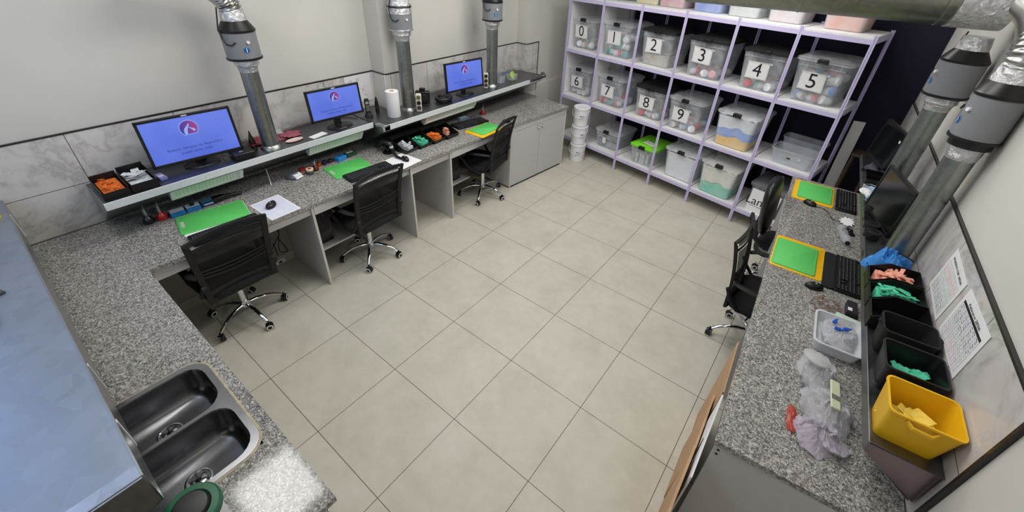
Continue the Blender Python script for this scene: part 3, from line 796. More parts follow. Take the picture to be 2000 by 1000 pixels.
JARC = {'red': (222, 60, 72), 'white': (236, 236, 236), 'blue': (90, 150, 220), 'pink': (236, 160, 170), 'teal': (70, 160, 150), 'amber': (196, 128, 60)}
JM = {}
def jar(col, loc, rot, label, group, k=1.0):
    if col not in JM:
        m = MB(); m.m(0).lathe([(0.024, 0), (0.026, 0.004), (0.026, 0.046), (0.022, 0.05)], n=14); m.m(1).lathe([(0.029, 0.05), (0.029, 0.066), (0.026, 0.068)], n=14); m.m(2).lathe([(0.0265, 0.014), (0.0265, 0.036)], n=14, cap0=False, cap1=False)
        me_o = m.build('specimen_jar', [mat_clear('jar_plastic', (240, 232, 226), 0.8, 0.3), plain('jar_lid_' + col, JARC[col], 0.4), plain('jar_label_' + col, (214, 216, 222), 0.7)])
        JM[col] = me_o.data; bpy.data.objects.remove(me_o)
    o = bpy.data.objects.new('specimen_jar', JM[col]); COL.objects.link(o)
    o.location = loc; o.rotation_euler = rot; o.scale = (k, k, k)
    return tag(o, label, 'jar', group)
def fill(bn, cols, hfill, s, d, z, where, n=13, dd=0.45, w=0.33, k=1.0):
    """jars lying heaped behind the front wall of a bin, in columns of two or three"""
    r = 0.031 * k; pitch = 2 * r + 0.001; nx = int((w - 0.03) / (2 * r + 0.006)); c = 0; rows = max(1, int(hfill / (2 * r)))
    for lay in range(rows):
        for i in range(nx):
            for j in range(3 if lay == rows - 1 else 1):
                if c >= n: return
                x = -w / 2 + 0.045 * k + i * (w - 0.085 * k) / max(1, nx - 1) + (0.004 if lay % 2 else 0)
                y = 0.085 + j * 0.105 * k + rnd.uniform(-0.008, 0.008)
                zz = z + 0.006 + r + lay * pitch * 0.98
                a = rnd.uniform(0, 2 * PI); til = rnd.uniform(1.2, 1.57)
                R = Euler((til, 0, a)).to_matrix(); off = R @ Vector((0, 0, 0.034 * k))
                P_ = sw(s + x, d + y, 0) ; P_.z = zz
                col = cols[(c * 7 + lay) % len(cols)]
                jar(col, P_ - off, (til, 0, a), '%s-lidded specimen jar heaped inside %s' % (col, where), '%s-lidded jars in %s' % (col, where), k)
                c += 1
def lumps(name, label, s, d, z, w, dd, h0, h1, mat, taper=0.0, rz=0.0, wave0=False, wave1=False):
    """soft heap with uneven top filling a bin"""
    t = MB(); N = 12
    ring = lambda k, ww, d_, zz: rr(ww, d_, 0.03, zz, 4)
    def wv(r_, base, on):
        return [(x, y, zz + (0.016 * math.sin(x * 17 + 1.0) + 0.009 * math.sin(x * 41 + y * 30) if on else 0)) for x, y, zz in r_]
    def dense(r_):
        o_ = []
        for i_ in range(len(r_)):
            a_, b_ = Vector(r_[i_]), Vector(r_[(i_ + 1) % len(r_)]); k_ = max(1, int((b_ - a_).length / 0.02))
            o_ += [tuple(a_.lerp(b_, q_ / k_)) for q_ in range(k_)]
        return o_
    R = [wv(dense(rr(w, dd, 0.03, h0, 4)), 0, wave0), [], wv(dense(rr(w, dd, 0.03, h1, 4)), 0, wave1)]
    R[2] = [(x * (w + taper) / w, y * (dd + 0.015) / dd, zz) for x, y, zz in R[2]]
    R[1] = [tuple((Vector(a_) + Vector(b_)) / 2) for a_, b_ in zip(R[0], R[2])]
    t.rings(R, True, False)
    # bumpy top
    nx_, ny_ = 9, 9; W, D = w + taper - 0.01, dd + 0.005
    G = [[t._v((-W / 2 + W * i / nx_, -D / 2 + D * j / ny_, h1 + rnd.uniform(-0.006, 0.02))) for j in range(ny_ + 1)] for i in range(nx_ + 1)]
    for i in range(nx_):
        for j in range(ny_): t._f([G[i][j], G[i + 1][j], G[i + 1][j + 1], G[i][j + 1]])
    o = t.build(name, mat, None, angle=60)
    o.location = sw(s, d + 0.02 + 0.225, z); o.rotation_euler = (0, 0, TH_S + rz)
    return tag(o, label, 'packing', kind='stuff')
L1, L2, L3, L0 = LV[2], LV[1], LV[0], LV[3]
BINS = [('0', -0.90, 0.055, L1, 'clear', 0.40, 'topmost left', ['white', 'amber', 'white', 'blue'], 0.17, 8),
        ('1', -0.335, 0.03, L1, 'clear', 0.42, '', ['teal', 'white', 'red', 'white', 'teal'], 0.26, 14),
        ('2', 0.235, 0.04, L1, 'black', 0.42, '', ['white', 'amber'], 0.0, 0),
        ('3', 0.855, 0.01, L1, 'black', 0.425, '', ['red', 'white', 'pink', 'red', 'white'], 0.17, 14),
        ('4', 1.44, 0.045, L1, 'black', 0.41, '', ['red', 'teal', 'white', 'red', 'white'], 0.17, 14),
        ('5', 1.945, 0.03, L1, 'clear', 0.42, '', ['blue', 'red', 'white', 'pink', 'blue', 'amber'], 0.26, 18),
        ('6', -0.905, 0.08, L2, 'clear', 0.40, '', ['white', 'pink'], 0.17, 8),
        ('7', -0.325, 0.05, L2, 'clear', 0.41, '', ['red', 'white', 'blue', 'teal', 'white', 'red'], 0.17, 14),
        ('8', 0.275, 0.06, L2, 'black', 0.41, '', ['red', 'white', 'teal', 'white', 'amber'], 0.17, 12),
        ('9', 0.785, 0.02, L2, 'clear', 0.40, '', ['pink', 'blue', 'white', 'pink', 'red'], 0.17, 14)]
for (dg, s, d, z, lid, h, _, cols, hf, n) in BINS:
    nm = ['zero', 'one', 'two', 'three', 'four', 'five', 'six', 'seven', 'eight', 'nine'][int(dg)]
    w0 = 0.355 if dg not in '06' else 0.33
    storage_bin('translucent storage bin with %s lid and paper number %s on its front' % ('black' if lid == 'black' else 'clear', nm), s, d, z, h, digit=dg, lid=lid, w0=w0, w1=w0 + 0.075, rz=rnd.uniform(-0.03, 0.03),
                labz=0.60 if dg in '0123' else 0.52)
    if n: fill(None, cols, hf, s, d + 0.01, z, 'the bin numbered ' + nm, n, w=w0 - 0.02, k=1.38)
    if dg in '0268':
        lumps('gauze_heap', 'cream wadding in the bottom of the bin numbered ' + nm, s, d + (0.0 if dg in '2' else 0.10), z + 0.005, w0 - 0.03, 0.37 if dg == '2' else 0.2, 0.0, 0.13 if dg == '2' else 0.05, mat_lump('cream_wadding', (168, 156, 138), (206, 198, 182), 28))
    if dg == '4': lumps('gauze_heap', 'cream wadding at the back of the bin numbered four', s, d + 0.14, z + 0.005, w0 - 0.04, 0.12, 0.0, 0.06, mat_lump('cream_wadding', (168, 156, 138), (206, 198, 182), 28))
cream = mat_lump('cream_gauze', (238, 232, 212), (250, 246, 234), 22); white_ = mat_lump('white_gauze', (232, 233, 236), (248, 248, 250), 16)
# layered bin, white bin, teal bin
storage_bin('translucent storage bin layered with white, blue and yellow packing', 1.39, 0.0, L2, 0.41, rz=0.0)
lumps('yellow_packing', 'yellow packing at the bottom of the layered bin', 1.39, 0.0, L2 + 0.005, 0.345, 0.385, 0.0, 0.105, mat_lump('soft_yellow_packing', (250, 190, 70), (255, 220, 110), 26), 0.018, wave1=True)
lumps('blue_packing', 'blue packing in the middle of the layered bin', 1.39, 0.0, L2 + 0.112, 0.364, 0.400, 0.0, 0.095, mat_lump('soft_blue_packing', (104, 150, 236), (150, 188, 250), 26), 0.016, wave0=True, wave1=True)
lumps('white_packing', 'white packing at the top of the layered bin', 1.39, 0.0, L2 + 0.209, 0.382, 0.415, 0.0, 0.125, white_, 0.02, wave0=True)
storage_bin('clear storage bin full of white gauze on the bottom shelf', 0.895, 0.02, L3, 0.40)
lumps('white_gauze', 'white gauze filling the bottom shelf bin beside the green-lidded one', 0.895, 0.02, L3 + 0.005, 0.345, 0.385, 0.0, 0.31, white_, 0.05)
storage_bin('clear storage bin with mint green and cream packing on the bottom shelf', 1.385, -0.01, L3, 0.42)
lumps('mint_packing', 'mint green packing low in the bottom shelf bin', 1.385, -0.01, L3 + 0.005, 0.345, 0.385, 0.0, 0.14, mat_lump('soft_mint_packing', (96, 206, 174), (140, 236, 206), 26), 0.022, wave1=True)
lumps('cream_packing', 'cream packing above the mint packing in the bottom shelf bin', 1.385, -0.01, L3 + 0.148, 0.367, 0.400, 0.0, 0.185, cream, 0.035, wave0=True)
# low bins bottom left
t = storage_bin('low grey translucent bin with a taped note at the left of the bottom shelf', -0.27, 0.07, L3, 0.28, w0=0.33, w1=0.40, lid='clear', rz=0.02)
MB().box((-0.02, -0.237, 0.115), (0.055, 0.001, 0.085), (0.1, 0, 0)).build('paper_note', M_paper, t, smooth=False)
MB().box((-0.02, -0.232, 0.16), (0.18, 0.001, 0.012), (0.1, 0.05, 0)).build('tape_strip', M_binlid, t, smooth=False)
lumps('clear_tubing', 'grey tubing heap in the low bin with the note', -0.27, 0.07, L3 + 0.005, 0.31, 0.37, 0.0, 0.10, mat_lump('grey_blue_tubing', (112, 118, 128), (176, 180, 186), 30), 0.01)
t = storage_bin('low clear bin with a lime green lid and note on the bottom shelf', 0.37, 0.0, L3, 0.285, w0=0.30, w1=0.365, lid='green')
nt = MB().box((0.03, -0.10, 0.2825), (0.17, 0.105, 0.001), (0, 0, -0.18)).build('paper_note', M_paper, t, smooth=False)
wb = MB()
xx = -0.05
for k in range(7):
    wb.box((0.03 - 0.06 + k * 0.018, -0.09 - k * 0.003 + (0.006 if k % 2 else -0.004), 0.2833), (0.0035, 0.028 + 0.008 * (k % 3), 0.0004), (0, 0, 0.5 * (-1) ** k - 0.18))
wb.build('handwriting', M_ink, nt, smooth=False)
for k in range(8):
    x = -0.10 + 0.048 * (k % 4) + 0.008; zz = 0.006 if k < 4 else 0.075
    o = MB(); o.lathe([(0.018, 0), (0.021, 0.005), (0.019, 0.05), (0.022, 0.054), (0.022, 0.064)], n=14)
    cp = o.build('plastic_cup', M_white); P_ = sw(0.37 + x, 0.09 + (0.02 if k % 2 else 0), L3 + zz); cp.location = P_
    tag(cp, 'small white cup stacked in the green-lidded bin', 'cup', 'white cups in the green-lidded bin')
t = storage_bin('translucent bin with a smoky lid behind the leaning lettered sheet', 1.96, 0.05, L3, 0.34, lid='grey', latchm=False)
lp = thing('lettered_sheet', 'white sheet lettered in pen, leaning on the bin behind the black chair', 'paper', sw(1.93, 0.035, L3 + 0.001), TH_S, rx=-0.10)
sheet = MB().box((0, 0, 0.13), (0.30, 0.002, 0.26)).build('sheet', M_paper, lp, smooth=False)
text('lettering', 'Lam', 0.13, M_ink, sheet, (-0.07, -0.0016, 0.125), (PI / 2, 0, 0), ext=0.0003)
MB().box((-0.02, -0.0016, 0.068), (0.22, 0.0006, 0.004), (0, 0.03, 0)).build('underline', M_ink, sheet, smooth=False)
# open clear tubs
for i, (s, d, rz, hh, lb) in enumerate(((2.0, 0.03, 0.02, 0.16, 'open clear plastic tub with a small sticker, front one on the middle shelf'), (1.98, 0.33, 0.0, 0.19, 'open clear plastic tub standing behind another tub on the middle shelf'))):
    t = thing('plastic_tub', lb, 'tub', sw(s, d + 0.14, L2), TH_S + rz)
    m = MB(); tub(m, 0.33, 0.20 if i == 0 else 0.14, 0.40, 0.25 if i == 0 else 0.18, hh, 0.03, 0.003, lip=0.008); m.build('body', M_clear, t, angle=50)
    if i == 0:
        MB().box((-0.02, -0.1155, 0.085), (0.035, 0.001, 0.018), (0.15, 0, 0)).build('sticker', plain('brown_sticker', (96, 60, 52), 0.5), t, smooth=False)
        MB().box((0.075, -0.121, 0.10), (0.018, 0.001, 0.02), (0.15, 0, 0)).build('price_tag', M_paper, t, smooth=False)
# top row of bins, full of coloured packing
TOPS = [('mint', -0.56, (84, 160, 138), (120, 190, 165), 'mint green'), ('yellow', -0.09, (222, 196, 112), (242, 222, 150), 'pale yellow'), ('pink', 0.235, (206, 130, 128), (230, 160, 156), 'rose pink'), ('blue', 0.665, (70, 108, 200), (116, 148, 226), 'bright blue'),
        ('cream', 1.05, (206, 204, 190), (228, 226, 216), 'cream'), ('mixed', 1.45, (226, 196, 190), (236, 228, 220), 'pinkish white'), ('salmon', 1.935, (232, 158, 130), (248, 188, 160), 'salmon')]
for (nm, s, a, b, w) in TOPS:
    storage_bin('translucent bin of %s packing on the very top shelf' % w, s, 0.13, L0, 0.32, w0=0.30, w1=0.345, dd=0.40, latchm=False, body=M_clear)
    o = lumps(nm + '_packing', '%s packing inside a top shelf bin' % w, s, 0.11, L0 + 0.005, 0.288, 0.345, 0, 0.18, mat_lump('top_' + nm, a, b, 22), 0.02)

# ------------------------------------------------------------ stacked buckets
def bucket(label, loc, rz, first=None, lab=True):
    if first: return copy_tree(first, loc, rz, label)
    t = thing('paint_bucket', label, 'bucket', loc, rz, 'white buckets stacked beside the cabinet')
    MB().lathe([(0.094, 0), (0.098, 0.004), (0.108, 0.225), (0.113, 0.228), (0.113, 0.238), (0.109, 0.24)], n=32).build('body', M_white, t)
    MB().lathe([(0.1145, 0.236), (0.116, 0.24), (0.116, 0.256), (0.11, 0.262), (0.10, 0.258), (0.0, 0.258)][:5], n=32).build('lid', M_white, t)
    h = MB(); pts = [(0.112 * math.cos(a) , 0.02 - 0.0 + 0.118 * math.sin(a) * -1, 0.228 - 0.10 * math.sin(a)) for a in [PI * k / 14 for k in range(15)]]
    pts = [(0.117 * math.cos(PI * k / 14), -0.122 * math.sin(PI * k / 14) ** 0.7 if 0 < k < 14 else 0, 0.225 - 0.095 * math.sin(PI * k / 14)) for k in range(15)]
    h.tube(pts, 0.0025, 6).build('handle', M_white, t)
    l = MB(); n = 6
    for k in range(n):
        a0 = -1.35 + k * 0.11; a1 = a0 + 0.11
        l._f([l._v((0.1065 * math.cos(a), 0.1065 * math.sin(a), z)) for a, z in ((a0, 0.10), (a1, 0.10), (a1, 0.165), (a0, 0.165))])
    lb = l.build('label', plain('bucket_label', (214, 216, 226), 0.5), t)
    l2 = MB()
    for (a0, a1, z0, z1) in ((-1.25, -1.0, 0.145, 0.157), (-1.25, -0.95, 0.13, 0.136), (-1.25, -0.85, 0.108, 0.118), (-0.9, -0.75, 0.14, 0.158)):
        l2._f([l2._v((0.1075 * math.cos(a), 0.1075 * math.sin(a), z)) for a, z in ((a0, z0), (a1, z0), (a1, z1), (a0, z1))])
    l2.build('label_print', plain('label_navy_print', (52, 56, 92), 0.6), lb)
    return t
bk = bucket('white lidded bucket on the floor, lowest of the three stacked', (-0.875, 4.615, 0), 0.0)
bucket('white lidded bucket in the middle of the stack of three', (-0.885, 4.620, 0.263), 0.4, bk)
bucket('white lidded bucket with a small label, topmost of the stack of three', (-0.89, 4.625, 0.526), 0.05, bk)

# leaning board, wooden leg
t = thing('leaning_board', 'grey-white board leaning upright at the right end of the shelving', 'board', (2.085, 4.60, 0.0), 0.25, rx=-0.04)
MB().box((0, 0, 0.66), (0.09, 0.018, 1.32)).build('panel', M_mel, t, smooth=False)
MB().box((-0.047, 0, 0.66), (0.004, 0.02, 1.32)).build('edge_band', M_meledge, t, smooth=False)
t = thing('wooden_stool', 'brown wooden stool leg and rail standing in the dark corner behind the right counter', 'stool', (2.235, 4.68, 0), -0.1)
for (x, y) in ((-0.10, -0.10), (0.09, -0.10), (-0.10, 0.10), (0.09, 0.10)):
    MB().tube([(x, y, 0), (x * 0.8, y * 0.8, 1.0)], 0.016, 8).build('leg', M_wood, t)
MB().box((0, 0, 1.012), (0.20, 0.20, 0.025)).build('seat', M_wood, t, bevel=0.006)
MB().box((0, -0.092, 0.45), (0.18, 0.014, 0.024)).build('rail', M_wood, t)

# ------------------------------------------------------------ office chairs (sitter faces -x, back at +x)
def star_base(t, ang0, r=0.275):
    for k in range(5):
        a = math.radians(ang0 + 72 * k); ca, sa = math.cos(a), math.sin(a)
        P_ = [(ca * q, sa * q, z) for q, z in ((0.028, 0.135), (0.09, 0.138), (0.16, 0.128), (0.215, 0.105), (0.262, 0.076))]
        arm = MB().tube(P_, [(0.017, 0.013), (0.016, 0.012), (0.015, 0.011), (0.014, 0.010), (0.013, 0.009)], 10).build('star_arm', M_chrome, t)
        c = MB(Matrix.Translation((ca * r, sa * r, 0)) @ Matrix.Rotation(a + 1.1, 4, 'Z'))
        c.cyl((0, -0.021, 0.028), (0, -0.006, 0.028), 0.028, 20); c.cyl((0, 0.006, 0.028), (0, 0.021, 0.028), 0.028, 20)
        c.box((0, 0, 0.036), (0.05, 0.014, 0.034)); c.cyl((0, 0, 0.04), (0, 0, 0.078), 0.008, 8)
        cs = c.build('caster', M_blk, arm)
        for y in (-0.0215, 0.0215):
            rg = MB(Matrix.Translation((ca * r, sa * r, 0)) @ Matrix.Rotation(a + 1.1, 4, 'Z'))
            n = 20; sgn = 1 if y > 0 else -1
            ro = [(0.0245 * math.cos(2 * PI * i / n), y, 0.028 + 0.0245 * math.sin(2 * PI * i / n)) for i in range(n)]
            ri = [(0.0155 * math.cos(2 * PI * i / n), y + 0.0012 * sgn, 0.028 + 0.0155 * math.sin(2 * PI * i / n)) for i in range(n)]
            ro2 = [(p[0], y - 0.001 * sgn, p[2]) for p in ro]
            rg.rings([ro2, ro, ri], False, False)
            tag(rg.build('caster_ring', M_white, arm), 'white wheel ring')
    MB().lathe([(0.034, 0.115), (0.038, 0.12), (0.036, 0.158), (0.030, 0.165)], n=24).build('hub', M_chrome, t)
    g = MB().lathe([(0.026, 0.16), (0.025, 0.30)], n=20).build('gas_column', M_chrome, t)
    MB().lathe([(0.014, 0.30), (0.014, 0.40)], n=14).build('inner_rod', M_chrome, g)
def mesh_chair(label, loc, rz, base_ang, grp):
    t = thing('office_chair', label, 'chair', loc, rz, grp)
    star_base(t, base_ang - math.degrees(rz))
    m = MB(); m.box((0.0, 0, 0.405), (0.20, 0.16, 0.03)); m.tube([(0.05, 0.08, 0.40), (0.05, 0.20, 0.40), (0.06, 0.25, 0.405)], 0.006, 8)
    m.build('tilt_mechanism', M_blk, t)
    # seat
    m = MB()
    def sr(z, g): return [(x - 0.015 + 0.0, y, z + 0.012 * math.cos(x * 6)) for (x, y, _) in rr(0.47 + g, 0.48 + g, 0.11, 0, 7)]
    m.rings([sr(0.415, -0.06), sr(0.425, 0.0), sr(0.455, 0.012), sr(0.475, -0.02), sr(0.482, -0.09)], True, True)
    m.build('seat', M_fab, t, angle=80)
    # backrest frame: closed loop, leaning back a little
    def bp(v, z):  # curved back surface, v across (-1..1)
        tl = (z - 0.45) / 0.55
        return (0.185 + 0.085 * tl - 0.035 * (1 - v * v) * (1.0) + 0.035 + 0.02 * math.sin(tl * PI) * -1, v, z)
    def pt(y, z):
        x, _, zz = bp(y / 0.24, z); return (x, y, zz)
    Wt, Wb = 0.255, 0.235
    loop = []
    n = 14
    for k in range(n): loop.append(pt(-Wb + 2 * Wb * k / n, 0.425 - 0.012 * math.sin(PI * k / n) ))
    for k in range(n): loop.append(pt(Wb + (Wt - Wb) * k / n, 0.425 + 0.56 * k / n))
    for k in range(n): loop.append(pt(Wt - 2 * Wt * k / n, 0.985 + 0.015 * math.sin(PI * k / n)))
    for k in range(n): loop.append(pt(-Wt + (Wt - Wb) * k / n, 0.985 - 0.56 * k / n))
    # ribbon with rectangular section
    fm = MB(); N = len(loop); R_ = []
    cen = Vector((0.23, 0, 0.70))
    for i in range(N):
        p = Vector(loop[i]); inn = (cen - p); inn.x = 0
        # width towards the inside: thick on sides and bottom
        seg = i // n
        wdt = (0.055, 0.038, 0.024, 0.038)[seg]
        if seg == 0: dirv = Vector((0, 0, 1))
        elif seg == 1: dirv = Vector((0, -1, 0))
        elif seg == 2: dirv = Vector((0, 0, -1))
        else: dirv = Vector((0, 1, 0))
        if i % n == 0:
            dirv = (dirv + (Vector((0, 1, 0)), Vector((0, 0, 1)), Vector((0, -1, 0)), Vector((0, 0, -1)))[seg]) 
        q = p + dirv * wdt
        R_.append([p + Vector((0.010, 0, 0)), p - Vector((0.010, 0, 0)), q - Vector((0.008, 0, 0)), q + Vector((0.008, 0, 0))])
    V = [[fm._v(x) for x in r] for r in R_]
    for i in range(N):
        a, b = V[i], V[(i + 1) % N]
        for j in range(4): fm._f([a[j], a[(j + 1) % 4], b[(j + 1) % 4], b[j]])
    bf = fm.build('back_frame', M_blk2, t, angle=45)
    # mesh panel
    mp = MB(); ny, nz = 14, 12; G = []
    for j in range(nz + 1):
        z = 0.45 + (0.90 - 0.45) * j / nz
        G.append([mp._v(Vector(pt((-0.215 + 0.43 * i / ny), z)) + Vector((-0.004, 0, 0))) for i in range(ny + 1)])
    for j in range(nz):
        for i in range(ny): mp._f([G[j][i], G[j][i + 1], G[j + 1][i + 1], G[j + 1][i]])
    mo = mp.build('mesh_panel', M_mesh, bf)
    sd_ = mo.modifiers.new('thickness', 'SOLIDIFY'); sd_.thickness = 0.0015
    mp = MB(); G = []
    for z in (0.94, 0.975): G.append([mp._v(Vector(pt((-0.215 + 0.43 * i / ny), z)) + Vector((-0.004, 0, 0))) for i in range(ny + 1)])
    for i in range(ny): mp._f([G[0][i], G[0][i + 1], G[1][i + 1], G[1][i]])
    mo = mp.build('top_mesh', M_mesh, bf); sd_ = mo.modifiers.new('thickness', 'SOLIDIFY'); sd_.thickness = 0.0015
    # bars: one below the top slot, lumbar support, seat-back bar
    for (z, hh, bow) in ((0.905, 0.014, 0), (0.685, 0.007, 0.035), (0.655, 0.007, 0.04), (0.622, 0.009, 0.045)):
        m = MB(); pts = []
        for k in range(13):
            y = -0.225 + 0.45 * k / 12; p = Vector(pt(y, z + bow * (abs(y / 0.225) ** 2))); p.x += 0.006 + (0.0 if bow == 0 else 0.012 * (1 - (y / 0.225) ** 2)); pts.append(p)
        m.tube(pts, [(0.005, hh)] * 13, 8); m.build('cross_bar' if bow == 0 else 'lumbar_bar', M_blk2, bf)
    m = MB(); pts = []
    for k in range(13):
        y = -0.215 + 0.43 * k / 12; p = Vector(pt(y, 0.50 - 0.0 * abs(y))); p.x += 0.004; pts.append(p)
    m.tube(pts, [(0.006, 0.022)] * 13, 8); m.build('lower_bar', M_blk2, bf)
    # arms: broad loops from the back frame forward and down to the seat
    for s in (-1, 1):
        m = MB()
        m.tube([(0.215, s * 0.235, 0.66), (0.17, s * 0.262, 0.668), (0.09, s * 0.272, 0.665), (-0.06, s * 0.272, 0.655), (-0.12, s * 0.268, 0.63), (-0.13, s * 0.262, 0.58), (-0.06, s * 0.25, 0.48), (0.03, s * 0.225, 0.43), (0.10, s * 0.19, 0.415)],
               [(0.020, 0.012), (0.024, 0.011), (0.026, 0.011), (0.026, 0.011), (0.022, 0.013), (0.018, 0.013), (0.018, 0.013), (0.018, 0.012), (0.014, 0.010)], 10)
        m.tube([(0.245, s * 0.232, 0.60), (0.20, s * 0.25, 0.52), (0.14, s * 0.245, 0.455), (0.06, s * 0.20, 0.42)], [(0.018, 0.012), (0.020, 0.012), (0.018, 0.012), (0.014, 0.01)], 10)
        m.build('armrest', M_blk2, t, angle=60)
    return t
GC = None
ch1 = mesh_chair('black mesh office chair with chrome star base at the nearest left desk bay', (-1.32, 0.185, 0), 0.0, 7.5, GC)
ch2 = mesh_chair('black mesh office chair with chrome star base at the second left desk bay', (-1.24, 1.315, 0), math.radians(3), 31, GC)
ch3 = mesh_chair('black mesh office chair at the far left desk beside the cabinet', (-1.215, 2.92, 0), math.radians(14), 11.6, GC)
ch4 = mesh_chair('black mesh office chair pushed under the right counter, seen edge-on', (1.93, 2.545, 0), math.radians(180), 130, GC)
t = thing('padded_chair', 'black padded office chair tucked at the far end of the right counter', 'chair', (1.93, 3.38, 0), math.radians(176))
star_base(t, 20)
m = MB(); m.rings([[(x - 0.0, y, z) for (x, y, _) in rr(0.44 + g, 0.45 + g, 0.12, 0, 7)] for z, g in ((0.42, -0.05), (0.43, 0.0), (0.47, 0.01), (0.49, -0.05))], True, True); m.build('seat', M_blk, t, angle=80)
m = MB(); R_ = []
for (z, w_, th_) in ((0.56, 0.20, 0.05), (0.60, 0.34, 0.085), (0.70, 0.42, 0.11), (0.84, 0.44, 0.12), (0.95, 0.42, 0.12), (1.02, 0.34, 0.10), (1.05, 0.18, 0.06)):
    x0 = 0.20 + 0.05 * (z - 0.58) / 0.4
    R_.append([(x0 + th_ * 0.5 * (0.6 if math.cos(a) < 0 else 1) * math.cos(a) , w_ / 2 * math.copysign(abs(math.sin(a)) ** 0.7, math.sin(a)), z) for a in [2 * PI * k / 24 for k in range(24)]])
m.rings(R_, True, True).build('backrest', M_blk, t, angle=80)
MB().tube([(0.03, 0, 0.41), (0.20, 0, 0.415), (0.255, 0, 0.46), (0.262, 0, 0.60), (0.255, 0, 0.75)], [(0.006, 0.028)] * 5, 10).build('back_bracket', M_blk, t)
for s in (-1, 1):
    MB().tube([(0.06, s * 0.20, 0.43), (0.06, s * 0.265, 0.45), (0.04, s * 0.275, 0.62), (-0.05, s * 0.275, 0.635)], 0.012, 10).build('armrest', M_blk, t)
# ------------------------------------------------------------ monitors
def scr_mat():
    t = NT('lit_blue_screen'); p = t.pos(True)
    sx = t.node('ShaderNodeSeparateXYZ', i_0=p)
    n = t.noise(p, 3, 2)
    v = t.math('ADD', t.math('MULTIPLY', sx.outputs[2], 1.6), n)
    col = t.ramp(v, [(0.4, lin(74, 100, 214)), (1.0, lin(108, 132, 236))])
    t.set(Base_Color=(0.0, 0.0, 0.0, 1), Roughness=0.35, Emission_Color=col, Emission_Strength=0.95)
    return t.m
def logo_mat():
    t = NT('lit_logo_gradient'); p = t.pos(True); sx = t.node('ShaderNodeSeparateXYZ', i_0=p)
    v = t.math('ADD', t.math('MULTIPLY', sx.outputs[1], 9.0), 0.5)
    col = t.ramp(v, [(0.1, lin(70, 60, 160)), (0.5, lin(120, 64, 160)), (0.95, lin(176, 66, 132))])
    t.set(Base_Color=(0, 0, 0, 1), Emission_Color=col, Emission_Strength=0.9)
    return t.m
M_scr = scr_mat(); M_logo = logo_mat()
M_stext = mat_emit('lit_screen_text', (46, 56, 120), (52, 64, 132), 0.9)
M_spale = mat_emit('lit_screen_pale', (150, 178, 240), (170, 192, 244), 0.95)
